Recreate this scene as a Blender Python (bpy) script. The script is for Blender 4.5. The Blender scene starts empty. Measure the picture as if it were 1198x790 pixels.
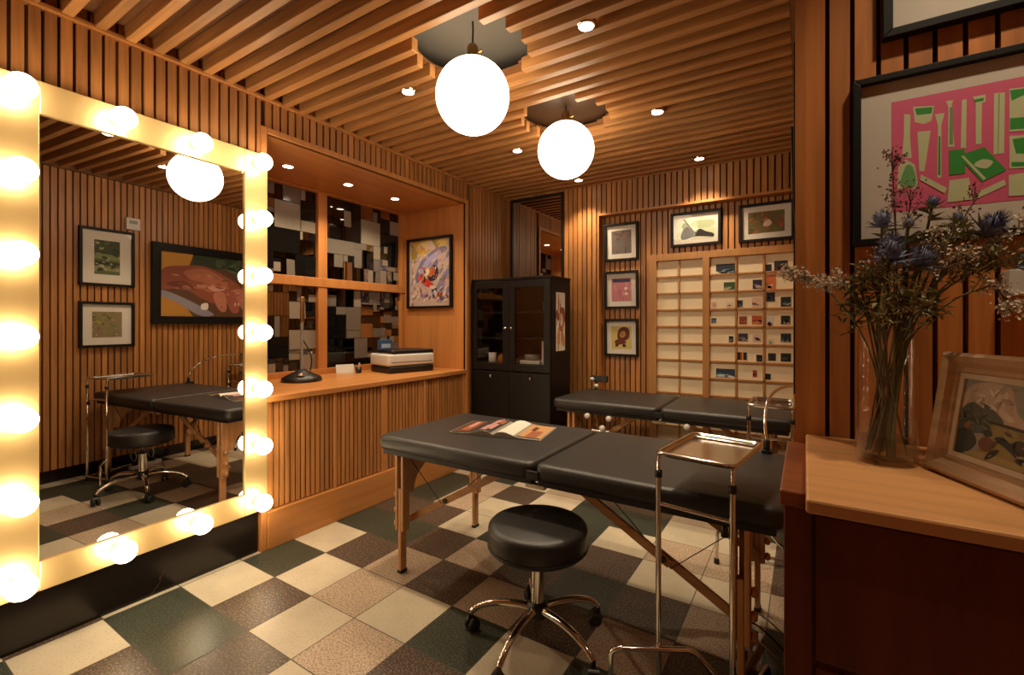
import bpy, bmesh, math, random
from mathutils import Vector, Matrix
PI = math.pi
R = math.radians
rnd = random.Random(7)
sc = bpy.context.scene
COL = sc.collection

# ------------------------------------------------------------------ helpers
def lin(h):
    h = h.lstrip('#')
    v = [int(h[i:i+2], 16) / 255 for i in (0, 2, 4)]
    return tuple(x / 12.92 if x <= .04045 else ((x + .055) / 1.055) ** 2.4 for x in v)

class MB:
    """collects shapes, then links them as ONE mesh object"""
    def __init__(s):
        s.v = []; s.f = []; s.m = []; s.sm = []
        s.M = Matrix.Identity(4)
    def add(s, vs, fs, m=0, smooth=False):
        b = len(s.v)
        s.v += [tuple(s.M @ Vector(p)) for p in vs]
        for f in fs:
            s.f.append([b + i for i in f]); s.m.append(m); s.sm.append(smooth)
        return s
    def box(s, x0, x1, y0, y1, z0, z1, m=0):
        v = [(x0,y0,z0),(x1,y0,z0),(x1,y1,z0),(x0,y1,z0),(x0,y0,z1),(x1,y0,z1),(x1,y1,z1),(x0,y1,z1)]
        return s.add(v, [(3,2,1,0),(4,5,6,7),(0,1,5,4),(1,2,6,5),(2,3,7,6),(3,0,4,7)], m)
    def prism(s, poly, axis, a, b, m=0):
        """poly in the two other axes (in xyz order), extruded along axis from a to b"""
        def P(p, t):
            return {'x': (t, p[0], p[1]), 'y': (p[0], t, p[1]), 'z': (p[0], p[1], t)}[axis]
        n = len(poly)
        v = [P(p, a) for p in poly] + [P(p, b) for p in poly]
        f = [tuple(range(n))[::-1], tuple(range(n, 2*n))]
        f += [(i, (i+1) % n, n+(i+1) % n, n+i) for i in range(n)]
        return s.add(v, f, m)
    def tube(s, pts, r, seg=10, m=0, caps=True, smooth=True):
        pts = [Vector(p) for p in pts]
        n = len(pts)
        rr = r if isinstance(r, (list, tuple)) else [r] * n
        vs = []; fs = []
        t = (pts[1] - pts[0]).normalized()
        u = t.orthogonal().normalized()
        for i in range(n):
            if i == 0: t = pts[1] - pts[0]
            elif i == n-1: t = pts[-1] - pts[-2]
            else: t = (pts[i+1] - pts[i]).normalized() + (pts[i] - pts[i-1]).normalized()
            t = t.normalized()
            u = (u - t * u.dot(t))
            if u.length < 1e-6: u = t.orthogonal()
            u.normalize(); w = t.cross(u)
            for k in range(seg):
                a = 2*PI*k/seg
                vs.append(pts[i] + (u*math.cos(a) + w*math.sin(a)) * rr[i])
        for i in range(n-1):
            for k in range(seg):
                fs.append((i*seg+k, i*seg+(k+1) % seg, (i+1)*seg+(k+1) % seg, (i+1)*seg+k))
        s.add(vs, fs, m, smooth)
        if caps:
            s.add(vs[:seg], [tuple(range(seg))[::-1]], m)
            s.add(vs[-seg:], [tuple(range(seg))], m)
        return s
    def lathe(s, prof, seg=32, m=0, c=(0,0,0), smooth=True):
        """prof: (r,z) pairs bottom to top; repeated pairs give a hard edge"""
        c = Vector(c); vs = []; fs = []
        for (r, z) in prof:
            for k in range(seg):
                a = 2*PI*k/seg
                vs.append((c.x + r*math.cos(a), c.y + r*math.sin(a), c.z + z))
        for i in range(len(prof)-1):
            if prof[i] == prof[i+1]: continue
            for k in range(seg):
                fs.append((i*seg+k, i*seg+(k+1) % seg, (i+1)*seg+(k+1) % seg, (i+1)*seg+k))
        return s.add(vs, fs, m, smooth)
    def sphere(s, c, r, seg=20, rings=12, m=0, sx=1, sy=1, sz=1):
        vs = []; fs = []
        for i in range(rings+1):
            t = PI*i/rings
            for k in range(seg):
                a = 2*PI*k/seg
                vs.append((c[0]+r*sx*math.sin(t)*math.cos(a), c[1]+r*sy*math.sin(t)*math.sin(a), c[2]-r*sz*math.cos(t)))
        for i in range(rings):
            for k in range(seg):
                fs.append((i*seg+k, i*seg+(k+1) % seg, (i+1)*seg+(k+1) % seg, (i+1)*seg+k))
        return s.add(vs, fs, m, True)
    def poly(s, pts, m=0):
        return s.add(pts, [tuple(range(len(pts)))], m)
    def build(s, name, mats, parent=None, bevel=0, segs=2):
        me = bpy.data.meshes.new(name)
        me.from_pydata(s.v, [], s.f)
        if not isinstance(mats, (list, tuple)): mats = [mats]
        for m in mats: me.materials.append(m)
        for p, mi, sm in zip(me.polygons, s.m, s.sm):
            p.material_index = min(mi, len(mats)-1); p.use_smooth = sm
        me.update()
        o = bpy.data.objects.new(name, me)
        COL.objects.link(o)
        if parent: o.parent = parent
        if bevel:
            b = o.modifiers.new('edge', 'BEVEL'); b.width = bevel; b.segments = segs
            b.limit_method = 'ANGLE'; b.angle_limit = R(40)
        return o

def rounded_box(name, size, rv, re, mat, parent=None, loc=(0,0,0), vs=5, es=4):
    """box with rounded upright corners (rv) and rounded rims (re); centre at loc"""
    bm = bmesh.new()
    bmesh.ops.create_cube(bm, size=1)
    for v in bm.verts: v.co = Vector((v.co.x*size[0], v.co.y*size[1], v.co.z*size[2]))
    ed = [e for e in bm.edges if abs(e.verts[0].co.z - e.verts[1].co.z) > 1e-6]
    bmesh.ops.bevel(bm, geom=ed, offset=rv, segments=vs, affect='EDGES', profile=.5)
    h = size[2]/2
    ed = [e for e in bm.edges if abs(abs(e.verts[0].co.z)-h) < 1e-6 and abs(e.verts[0].co.z-e.verts[1].co.z) < 1e-6]
    bmesh.ops.bevel(bm, geom=ed, offset=re, segments=es, affect='EDGES', profile=.5)
    for f in bm.faces: f.smooth = True
    for v in bm.verts: v.co += Vector(loc)
    me = bpy.data.meshes.new(name); bm.to_mesh(me); bm.free()
    me.materials.append(mat)
    o = bpy.data.objects.new(name, me); COL.objects.link(o)
    if parent: o.parent = parent
    return o

def tag(o, label=None, cat=None, group=None, kind=None):
    if label: o['label'] = label
    if cat: o['category'] = cat
    if group: o['group'] = group
    if kind: o['kind'] = kind
    return o
def thing(name, label, cat, loc=(0,0,0), rz=0, group=None):
    o = bpy.data.objects.new(name, None); COL.objects.link(o)
    o.empty_display_size = .05
    o.location = loc; o.rotation_euler = (0,0,rz)
    return tag(o, label, cat, group)
def struct(o): return tag(o, kind='structure')
def children(o): return [c for c in bpy.data.objects if c.parent == o]
def copy_tree(o, parent=None):
    c = o.copy(); COL.objects.link(c)
    c.parent = parent
    for ch in children(o): copy_tree(ch, c)
    return c
def bez(p0, p1, p2, p3, n=12):
    p0, p1, p2, p3 = map(Vector, (p0, p1, p2, p3)); out = []
    for i in range(n+1):
        t = i/n; a = 1-t
        out.append(p0*a**3 + p1*3*a*a*t + p2*3*a*t*t + p3*t**3)
    return out
def fillet(pts, r, n=6):
    """rounds the inner corners of a polyline"""
    pts = [Vector(p) for p in pts]; out = [pts[0]]
    for a, b, c in zip(pts, pts[1:], pts[2:]):
        d1 = (a-b); d2 = (c-b)
        k = min(r, d1.length*.49, d2.length*.49)
        s = b + d1.normalized()*k; e = b + d2.normalized()*k
        for i in range(n+1):
            t = i/n
            out.append(s*(1-t)**2 + b*2*t*(1-t) + e*t*t)
    return out + [pts[-1]]

# ------------------------------------------------------------------ materials
def mat(name):
    m = bpy.data.materials.new(name); m.use_nodes = True
    nt = m.node_tree
    return m, nt, nt.nodes['Principled BSDF'], nt.nodes['Material Output']
def plain(name, col, rough=.5, metal=0, spec=None, coat=0):
    m, nt, b, _ = mat(name)
    b.inputs['Base Color'].default_value = (*col, 1)
    b.inputs['Roughness'].default_value = rough
    b.inputs['Metallic'].default_value = metal
    if spec is not None: b.inputs['Specular IOR Level'].default_value = spec
    if coat: b.inputs['Coat Weight'].default_value = coat; b.inputs['Coat Roughness'].default_value = .15
    return m
def N(nt, t, **kw):
    n = nt.nodes.new(t)
    for k, v in kw.items():
        if hasattr(n, k): setattr(n, k, v)
        else: n.inputs[k].default_value = v
    return n
def ramp(nt, stops, interp='LINEAR'):
    r = nt.nodes.new('ShaderNodeValToRGB'); e = r.color_ramp
    e.interpolation = interp
    while len(e.elements) < len(stops): e.elements.new(.5)
    for el, (p, c) in zip(e.elements, stops):
        el.position = p; el.color = (*c, 1)
    return r
def wood(name, col, grain='Z', rough=.42, var=None, contrast=.3, scale=1.0, coat=0):
    """wood with grain along one axis; var = (axis, pitch, offset): a tone of its own for every slat"""
    m, nt, b, _ = mat(name)
    L = nt.links.new
    tc = N(nt, 'ShaderNodeTexCoord')
    mp = N(nt, 'ShaderNodeMapping')
    s = [26*scale]*3; s['XYZ'.index(grain)] = 1.6*scale
    mp.inputs['Scale'].default_value = s
    L(tc.outputs['Object'], mp.inputs['Vector'])
    n1 = N(nt, 'ShaderNodeTexNoise'); n1.inputs['Scale'].default_value = 1.4
    n1.inputs['Detail'].default_value = 5; n1.inputs['Distortion'].default_value = .6
    L(mp.outputs[0], n1.inputs['Vector'])
    lo = tuple(x*(1-contrast) for x in col); hi = tuple(min(1, x*(1+contrast*.8)) for x in col)
    rp = ramp(nt, [(.28, lo), (.5, col), (.72, hi)])
    L(n1.outputs['Fac'], rp.inputs[0])
    out = rp.outputs[0]
    if var:
        ax, pitch, off = var
        sx = N(nt, 'ShaderNodeSeparateXYZ'); L(tc.outputs['Object'], sx.inputs[0])
        a = N(nt, 'ShaderNodeMath', operation='SUBTRACT'); L(sx.outputs[ax], a.inputs[0]); a.inputs[1].default_value = off
        d = N(nt, 'ShaderNodeMath', operation='DIVIDE'); L(a.outputs[0], d.inputs[0]); d.inputs[1].default_value = pitch
        fl = N(nt, 'ShaderNodeMath', operation='FLOOR'); L(d.outputs[0], fl.inputs[0])
        wn = N(nt, 'ShaderNodeTexWhiteNoise', noise_dimensions='1D'); L(fl.outputs[0], wn.inputs['W'])
        mr = N(nt, 'ShaderNodeMapRange'); L(wn.outputs['Value'], mr.inputs['Value'])
        mr.inputs['To Min'].default_value = .78; mr.inputs['To Max'].default_value = 1.14
        mx = N(nt, 'ShaderNodeVectorMath', operation='SCALE'); L(out, mx.inputs[0]); L(mr.outputs[0], mx.inputs['Scale'])
        out = mx.outputs[0]
    L(out, b.inputs['Base Color'])
    b.inputs['Roughness'].default_value = rough
    if coat: b.inputs['Coat Weight'].default_value = coat; b.inputs['Coat Roughness'].default_value = .2
    bp = N(nt, 'ShaderNodeBump'); bp.inputs['Strength'].default_value = .08; bp.inputs['Distance'].default_value = .002
    L(n1.outputs['Fac'], bp.inputs['Height']); L(bp.outputs[0], b.inputs['Normal'])
    return m
def speckle(name, base, dots, scale, rough=.28, amt=.5, cloud=.12):
    m, nt, b, _ = mat(name); L = nt.links.new
    tc = N(nt, 'ShaderNodeTexCoord')
    v = N(nt, 'ShaderNodeTexNoise'); v.inputs['Scale'].default_value = scale; v.inputs['Detail'].default_value = 2
    L(tc.outputs['Object'], v.inputs['Vector'])
    rp = ramp(nt, [(amt-.05, base), (amt+.06, dots)])
    L(v.outputs['Fac'], rp.inputs[0])
    c = N(nt, 'ShaderNodeTexNoise'); c.inputs['Scale'].default_value = 4; c.inputs['Detail'].default_value = 4
    L(tc.outputs['Object'], c.inputs['Vector'])
    mr = N(nt, 'ShaderNodeMapRange'); L(c.outputs['Fac'], mr.inputs['Value'])
    mr.inputs['From Min'].default_value = .3; mr.inputs['From Max'].default_value = .7
    mr.inputs['To Min'].default_value = 1-cloud; mr.inputs['To Max'].default_value = 1+cloud
    mx = N(nt, 'ShaderNodeVectorMath', operation='SCALE'); L(rp.outputs[0], mx.inputs[0]); L(mr.outputs[0], mx.inputs['Scale'])
    L(mx.outputs[0], b.inputs['Base Color']); b.inputs['Specular IOR Level'].default_value = .35
    r2 = N(nt, 'ShaderNodeMapRange'); L(c.outputs['Fac'], r2.inputs['Value'])
    r2.inputs['To Min'].default_value = rough+.02; r2.inputs['To Max'].default_value = rough+.2
    L(r2.outputs[0], b.inputs['Roughness'])
    return m
def daub(name, cols, scale=6, distort=1.5, rough=.6, stretch=(1,1,1), detail=3):
    """a painterly field: a handful of colours in soft-edged patches"""
    m, nt, b, _ = mat(name); L = nt.links.new
    tc = N(nt, 'ShaderNodeTexCoord'); mp = N(nt, 'ShaderNodeMapping'); mp.inputs['Scale'].default_value = stretch
    L(tc.outputs['Object'], mp.inputs['Vector'])
    n = N(nt, 'ShaderNodeTexNoise'); n.inputs['Scale'].default_value = scale; n.inputs['Detail'].default_value = detail
    n.inputs['Distortion'].default_value = distort
    L(mp.outputs[0], n.inputs['Vector'])
    k = len(cols)
    rp = ramp(nt, [(.3 + .4*i/max(1, k-1), c) for i, c in enumerate(cols)])
    L(n.outputs['Fac'], rp.inputs[0]); L(rp.outputs[0], b.inputs['Base Color'])
    b.inputs['Roughness'].default_value = rough
    return m
def emit(name, col, strength):
    m = bpy.data.materials.new(name); m.use_nodes = True; nt = m.node_tree
    nt.nodes.remove(nt.nodes['Principled BSDF'])
    e = N(nt, 'ShaderNodeEmission'); e.inputs[0].default_value = (*col, 1); e.inputs[1].default_value = strength
    nt.links.new(e.outputs[0], nt.nodes['Material Output'].inputs[0])
    return m
def pane(name, tint=(1,1,1), gloss=.1, rough=.02):
    """thin clear glazing: see-through with a mirror-like sheen that grows at grazing angles"""
    m = bpy.data.materials.new(name); m.use_nodes = True; nt = m.node_tree; L = nt.links.new
    nt.nodes.remove(nt.nodes['Principled BSDF'])
    t = N(nt, 'ShaderNodeBsdfTransparent'); t.inputs[0].default_value = (*tint, 1)
    g = N(nt, 'ShaderNodeBsdfGlossy'); g.inputs['Roughness'].default_value = rough
    lw = N(nt, 'ShaderNodeLayerWeight'); lw.inputs['Blend'].default_value = .5
    pw = N(nt, 'ShaderNodeMath', operation='POWER'); L(lw.outputs['Facing'], pw.inputs[0]); pw.inputs[1].default_value = 4.5
    mn = N(nt, 'ShaderNodeMath', operation='MULTIPLY_ADD'); L(pw.outputs[0], mn.inputs[0]); mn.inputs[1].default_value = .8; mn.inputs[2].default_value = gloss
    mx = N(nt, 'ShaderNodeMixShader'); L(mn.outputs[0], mx.inputs[0]); L(t.outputs[0], mx.inputs[1]); L(g.outputs[0], mx.inputs[2])
    L(mx.outputs[0], nt.nodes['Material Output'].inputs[0])
    return m
def marble(name):
    m, nt, b, _ = mat(name); L = nt.links.new
    tc = N(nt, 'ShaderNodeTexCoord')
    n = N(nt, 'ShaderNodeTexNoise'); n.inputs['Scale'].default_value = 1.7; n.inputs['Detail'].default_value = 6; n.inputs['Distortion'].default_value = 1.2
    L(tc.outputs['Object'], n.inputs['Vector'])
    blk = lin('#17100d'); v = lin('#8a6a52')
    rp = ramp(nt, [(.0, blk), (.493, blk), (.5, v), (.507, blk), (1, lin('#0f0b09'))])
    L(n.outputs['Fac'], rp.inputs[0])
    n2 = N(nt, 'ShaderNodeTexNoise'); n2.inputs['Scale'].default_value = 1.3
    L(tc.outputs['Object'], n2.inputs['Vector'])
    r2 = ramp(nt, [(.55, (0,0,0)), (.62, (1,1,1))]); L(n2.outputs['Fac'], r2.inputs[0])
    mx = N(nt, 'ShaderNodeMix', data_type='RGBA'); L(r2.outputs[0], mx.inputs[0])
    mx.inputs[6].default_value = (*blk, 1); L(rp.outputs[0], mx.inputs[7])
    L(mx.outputs[2], b.inputs['Base Color'])
    b.inputs['Roughness'].default_value = .22
    return m
def vinyl(name, col):
    m, nt, b, _ = mat(name); L = nt.links.new
    b.inputs['Base Color'].default_value = (*col, 1); b.inputs['Roughness'].default_value = .42
    tc = N(nt, 'ShaderNodeTexCoord'); n = N(nt, 'ShaderNodeTexNoise'); n.inputs['Scale'].default_value = 350
    L(tc.outputs['Object'], n.inputs['Vector'])
    bp = N(nt, 'ShaderNodeBump'); bp.inputs['Strength'].default_value = .12; bp.inputs['Distance'].default_value = .001
    L(n.outputs['Fac'], bp.inputs['Height']); L(bp.outputs[0], b.inputs['Normal'])
    return m

PITCH = .048
WC = (.44, .185, .055)            # the oiled wood of slats and panels
M = {}
M['slat_y'] = wood('slat wood, run of left and right walls', WC, 'Z', .42, (1, PITCH, 0))
M['slat_x'] = wood('slat wood, run of back walls', WC, 'Z', .42, (0, PITCH, 0))
M['slat_c'] = wood('ceiling slat wood', (.47, .215, .07), 'X', .45, (1, .107, -1.2))
M['gap'] = wood('dark wood behind slats', (.085, .032, .012), 'Z', .6)
M['ceil_back'] = wood('wood board above slats', (.19, .078, .026), 'X', .55)
M['panel_z'] = wood('smooth wood panel upright', (.50, .205, .058), 'Z', .38, None, .16, .6)
M['panel_y'] = wood('smooth wood board along wall', (.50, .205, .058), 'Y', .36, None, .16, .6)
M['panel_x'] = wood('smooth wood board across', (.50, .205, .058), 'X', .36, None, .16, .6)
M['shoji'] = wood('pale lattice wood', (.43, .2, .065), 'Z', .45, None, .18)
M['beech'] = wood('beech leg wood', (.56, .29, .12), 'Z', .4, None, .2)
M['beech_x'] = wood('beech strut wood', (.50, .25, .10), 'X', .4, None, .2)
M['mahogany'] = wood('red brown veneer', (.155, .032, .013), 'Z', .35, None, .35, .7)
M['mahog_x'] = wood('red brown veneer top', (.23, .062, .018), 'X', .38, None, .3, .7)
M['maple'] = wood('pale board', (.64, .32, .13), 'X', .4, None, .16, .8)
M['plaster'] = plain('grey plaster', (.13, .115, .095), .8)
M['black_wood'] = wood('black brown lacquer', (.0065, .0042, .0034), 'Z', .42, None, .3); M['black_wood'].node_tree.nodes['Principled BSDF'].inputs['Specular IOR Level'].default_value = .25
M['black'] = plain('black satin', (.008, .007, .007), .4)
M['black_frame'] = plain('black frame lacquer', (.007, .0055, .005), .5, 0, .25)
M['rubber'] = plain('black rubber', (.012, .011, .011), .6)
M['vinyl'] = vinyl('black vinyl', (.019, .017, .0165))
M['seam'] = plain('black seam', (.006, .005, .005), .6)
M['chrome'] = plain('chrome', (.78, .74, .70), .09, 1)
M['steel'] = plain('stainless sheet', (.72, .68, .64), .14, 1)
M['gold'] = plain('satin gold', (.93, .66, .30), .42, .72)
M['mirror'] = plain('silvered mirror', (.80, .79, .77), .005, 1)
M['dim_mirror'] = plain('dark mirror', (.70, .66, .60), .01, 1)
M['brass'] = plain('aged brass', (.42, .24, .09), .35, 1)
M['white'] = plain('white plastic', (.62, .60, .56), .45)
M['grey'] = plain('grey plastic', (.25, .24, .23), .5)
M['paper'] = plain('washi paper', (.82, .68, .47), .8)
M['mount'] = plain('mount board', (.72, .655, .58), .85)
M['glaze'] = pane('picture glazing', (1,1,1), .03)
M['cab_glass'] = pane('cabinet glazing', (.85,.85,.85), .04)
M['vase_glass'] = pane('vase glass', (.97,.97,.95), .035)
M['water'] = pane('water', (.78,.72,.60), .02)
WARM = (1, .79, .52)
M['globe'] = emit('opal globe lit', (1, .81, .56), 7.5)
M['bulb'] = emit('bulb lit', (1, .80, .52), 20.0)
M['lens'] = emit('downlight lit', (1, .84, .62), 14.0)
M['marble'] = marble('black marble')
M['grout'] = plain('grout', (.10, .085, .07), .8)
M['t_white'] = speckle('cream tile', (.54, .46, .34), (.42, .35, .25), 110, .26, .62)
M['t_light'] = speckle('buff terrazzo', (.52, .40, .29), (.29, .20, .135), 130, .28, .52)
M['t_brown'] = speckle('brown terrazzo', (.052, .035, .026), (.19, .125, .085), 120, .28, .55)
M['t_green'] = speckle('dark green terrazzo', (.030, .036, .026), (.085, .085, .06), 130, .26, .55)
M['stem'] = plain('stem green', (.13, .135, .05), .6)
M['leaf'] = plain('leaf grey green', (.20, .20, .10), .6)
M['bract'] = plain('bract green', (.29, .28, .15), .6)
M['thistle'] = plain('thistle blue', (.15, .165, .27), .6)
M['thistle_d'] = plain('thistle deep blue', (.08, .09, .19), .6)
M['twig'] = plain('twig brown', (.10, .055, .03), .6)
M['floret'] = plain('pale floret', (.66, .55, .44), .7)
M['floret_p'] = plain('dusky pink floret', (.24, .09, .09), .7)

_flat = {}
def flat(h, rough=.6):
    if (h, rough) not in _flat: _flat[(h, rough)] = plain('paint ' + h.strip('#'), lin(h), rough)
    return _flat[(h, rough)]

# ================================================================== the room
# X to the right, Y into the room, Z up; metres.
XL, XR, YB, ZC = -2.62, 0.0, 4.05, 2.585      # slat fronts of left, right and back wall, underside of ceiling slats
YP = 1.28                                      # front of the partition beside the chest
YN0, YN1, XN = 1.49, 3.335, -3.40              # alcove in the left wall
YF = -1.3                                      # wall behind the viewer

# ---- floor: square tiles, four kinds
TX, TY, OX, OY = .308, .2982, -2.2975, 1.0552
W_, L_, B_, G_ = 0, 1, 2, 3
known = {
 -2: {3: W_, 4: L_, 5: W_, 2: L_, 1: L_, 0: W_, 6: W_},
 -1: {-3: G_, -2: W_, -1: G_, 0: W_, 1: G_, 2: W_, 3: G_, 4: B_, 5: G_, 6: G_, 7: W_},
 0: {-3: W_, -2: B_, -1: G_, 0: B_, 1: W_, 2: B_, 3: G_, 4: B_, 5: L_, 6: L_, 7: G_, 8: L_},
 1: {-2: L_, -1: B_, 0: W_, 1: L_, 2: L_, 3: B_, 4: W_, 5: W_, 6: B_, 7: W_, 8: G_},
 2: {-1: W_, 0: L_, 1: W_, 2: B_, 3: L_, 4: G_, 5: B_, 6: W_, 7: L_, 8: B_},
 3: {-1: G_, 0: B_, 1: G_, 2: L_, 3: B_, 4: G_, 5: G_, 6: G_, 7: B_, 8: W_},
 4: {0: L_, 1: W_, 2: B_, 3: G_, 4: B_, 5: W_, 6: G_, 7: B_, 8: L_},
 5: {1: G_, 2: L_, 3: B_, 4: W_, 5: L_, 6: W_, 7: L_, 8: G_},
 6: {2: B_, 3: L_, 4: W_, 5: L_, 6: W_, 7: G_, 8: B_},
}
mb = MB(); g = .0022
for i in range(-2, 13):
    for j in range(-8, 11):
        k = known.get(i, {}).get(j)
        if k is None: k = rnd.choice([W_, B_, G_, L_] if (i+j) % 2 else [W_, L_, B_, G_])
        x0, x1 = OX+TX*i+g, OX+TX*(i+1)-g
        y0, y1 = OY+TY*j+g, OY+TY*(j+1)-g
        x0 = max(x0, -2.70)
        if x1 <= x0: continue
        mb.poly([(x0,y0,0),(x1,y0,0),(x1,y1,0),(x0,y1,0)], k)
mb.box(-2.75, 1.75, -1.4, 4.3, -.05, -.0012, 4)
struct(mb.build('floor', [M['t_white'], M['t_light'], M['t_brown'], M['t_green'], M['grout']]))

# ---- slatted linings
def slats_x(mb, x, face, y0, y1, z0, z1, depth=.024, w=.0365, pitch=PITCH, m=0, mg=1, back=.03):
    """upright slats of a wall whose front is at x; face=+1 looks to +X; gaps show the dark board behind"""
    k0 = math.ceil(y0/pitch - 1e-6); y = k0*pitch
    xb = x - face*depth
    while y < y1 - .004:
        a, b_ = y, min(y+w, y1)
        mb.box(min(x, xb), max(x, xb), a, b_, z0, z1, m)
        y += pitch
    xb2 = xb - face*back
    mb.box(min(xb, xb2), max(xb, xb2), y0, y1, z0, z1, mg)
def slats_y(mb, y, x0, x1, z0, z1, depth=.024, w=.0365, pitch=PITCH, m=0, mg=1, back=.03):
    """upright slats of a wall whose front is at y and looks to -Y"""
    k0 = math.floor(x0/pitch + 1e-6); x = k0*pitch
    while x < x1 - .004:
        if x+w > x0+.004: mb.box(max(x, x0), min(x+w, x1), y, y+depth, z0, z1, m)
        x += pitch
    mb.box(x0, x1, y+depth, y+depth+back, z0, z1, mg)

mb = MB()
slats_x(mb, XL, 1, YF, YN0-.03, .24, 2.72)
struct(mb.build('wall_left', [M['slat_y'], M['gap']])); mb = MB()
slats_x(mb, XL, 1, YN0-.03, YN1+.03, 2.415, 2.72)
struct(mb.build('wall_left', [M['slat_y'], M['gap']])); mb = MB()
slats_x(mb, XL, 1, YN1+.03, YB+.02, 0, 2.72)
struct(mb.build('wall_left', [M['slat_y'], M['gap']]))

mb = MB(); mb.box(XL-.08, XL-.012, YF, YN0-.04, 0, .24)
struct(mb.build('baseboard_left', M['marble'], bevel=.003))
mb = MB(); mb.box(XL-.03, XL+.022, YF, YB, ZC-.006, ZC+.012)
struct(mb.build('trim_1', M['panel_y'], bevel=.002))

# alcove lining: soffit board, two ends, back board
for q, mm in (((XN-.12, XL+.004, YN0-.03, YN1+.03, 2.39, 2.415), 'panel_y'),      # soffit
              ((XN-.12, XL+.004, YN1, YN1+.03, .0, 2.40), 'panel_z'),            # far end
              ((XN-.12, XL+.004, YN0-.03, YN0, .0, 2.40), 'panel_z'),            # near end
              ((XN-.14, XN-.10, YN0-.03, YN1+.03, 0, 2.42), 'panel_z')):         # behind the window
    struct(MB().box(*q).build('wall_alcove', M[mm], bevel=.002))
for q in ((YN0-.034, YN0, 0, 2.425), (YN1, YN1+.034, 0, 2.425), (YN0, YN1, 2.39, 2.425)):   # casing around the alcove mouth
    struct(MB().box(XL-.02, XL+.016, *q).build('trim_2', M['panel_z'], bevel=.003))
# window at the back of the alcove: posts and rails, four lights of patchwork mirror glass
win = bpy.data.objects.new('window_1', None); COL.objects.link(win); struct(win)
win.location = (XN, 0, 0)
mb = MB()
ym = 2.405
for a, b_ in ((YN0, YN0+.035), (ym-.042, ym+.042), (YN1-.05, YN1)):
    mb.box(-.05, .02, a, b_, .88, 2.39)
for a, b_ in ((.88, .925), (1.60, 1.675), (2.375, 2.39)):
    mb.box(-.05, .026, YN0, YN1, a, b_)
mb.build('window_frame', M['panel_z'], win, bevel=.003)
tones = [plain('mosaic smoke mirror', (.085,.08,.075), .03, 1), plain('mosaic silver mirror', (.42,.39,.35), .03, 1),
         plain('mosaic black glass', (.006,.006,.006), .06), plain('mosaic bronze mirror', (.30,.20,.12), .05, 1),
         plain('mosaic pale glass', (.24,.205,.16), .3), plain('mosaic grey glass', (.15,.13,.11), .15)]
def patchwork(y0, y1, z0, z1, seed):
    r = random.Random(seed); cells = []
    def split(a, b_, c, d, n):
        w, h = b_-a, d-c
        if n == 0 or (w < .085 and h < .085) or (n < 4 and r.random() < .30): cells.append((a,b_,c,d)); return
        if (w > h*r.uniform(.6, 1.5)):
            t = a + w*r.choice((.3,.4,.5,.62,.72)); split(a,t,c,d,n-1); split(t,b_,c,d,n-1)
        else:
            t = c + h*r.choice((.25,.36,.5,.64,.75)); split(a,b_,c,t,n-1); split(a,b_,t,d,n-1)
    split(y0, y1, z0, z1, 7)
    mb = MB()
    for (a,b_,c,d) in cells:
        k = r.choices(range(6), (6,5,6,.6,2.5,4))[0]
        ty, tz = r.uniform(-.05,.05), r.uniform(-.05,.05)
        e = .0018; dp = r.uniform(0,.006)
        def x(y, z): return -.02 + dp + (y-(a+b_)/2)*ty + (z-(c+d)/2)*tz
        P = [(a+e,c+e),(b_-e,c+e),(b_-e,d-e),(a+e,d-e)]
        fr = [(x(y,z), y, z) for y,z in P]; bk = [(-.045, y, z) for y,z in P]
        mb.add(fr+bk, [(0,1,2,3),(0,4,5,1),(1,5,6,2),(2,6,7,3),(3,7,4,0)], k)
    return mb
for n, (a, b_, c, d) in enumerate(((YN0+.035, ym-.042, .925, 1.60), (ym+.042, YN1-.05, .925, 1.60),
                                   (YN0+.035, ym-.042, 1.675, 2.375), (ym+.042, YN1-.05, 1.675, 2.375))):
    patchwork(a, b_, c, d, 11+n).build('window_pane', tones, win)

# ---- back wall: slats, boxed beam, recess with the lattice screen
XS = -1.62
mb = MB()
slats_y(mb, YB, XL-.02, XS, 0, 2.72)
slats_y(mb, YB, XS, XR+.02, 2.305, 2.72, back=.02)
slats_y(mb, YB+.09, XS, XR+.02, 0, 2.32)
mb.box(XS-.012, XS+.004, YB-.001, YB+.12, 0, 2.32, 2)
struct(mb.build('wall_back', [M['slat_x'], M['gap'], M['panel_z']]))
mb = MB(); mb.box(XS, XR+.02, YB-.004, YB+.12, 2.292, 2.312)
struct(mb.build('trim_3', M['panel_x'], bevel=.002))

# ---- right wall, and the partition that ends it towards the viewer
mb = MB()
slats_x(mb, XR, -1, YP+.05, YB+.12, .10, 2.72)
struct(mb.build('wall_right', [M['slat_y'], M['gap']]))
mb = MB(); mb.box(XR, XR+.03, YP+.05, YB, 0, .10)
struct(mb.build('baseboard_right', M['marble']))
mb = MB()
slats_y(mb, YP, .0, 1.62, 0, 2.72, w=.0375, pitch=.0462, m=0)
mb.box(-.021, .0245, YP-.002, YP+.05, 0, 2.72, 0)                    # corner post
struct(mb.build('wall_partition', [wood('slat wood, partition', (.50,.178,.045), 'Z', .42, (0, .0462, 0)), M['gap']]))
mb = MB(); mb.box(1.62, 1.68, YF, YP+.05, 0, 2.72)
struct(mb.build('wall_side', M['panel_z']))
mb = MB(); mb.box(XL-.06, 1.68, YF-.05, YF, 0, 2.72)
struct(mb.build('wall_front', M['slat_x']))

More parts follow.
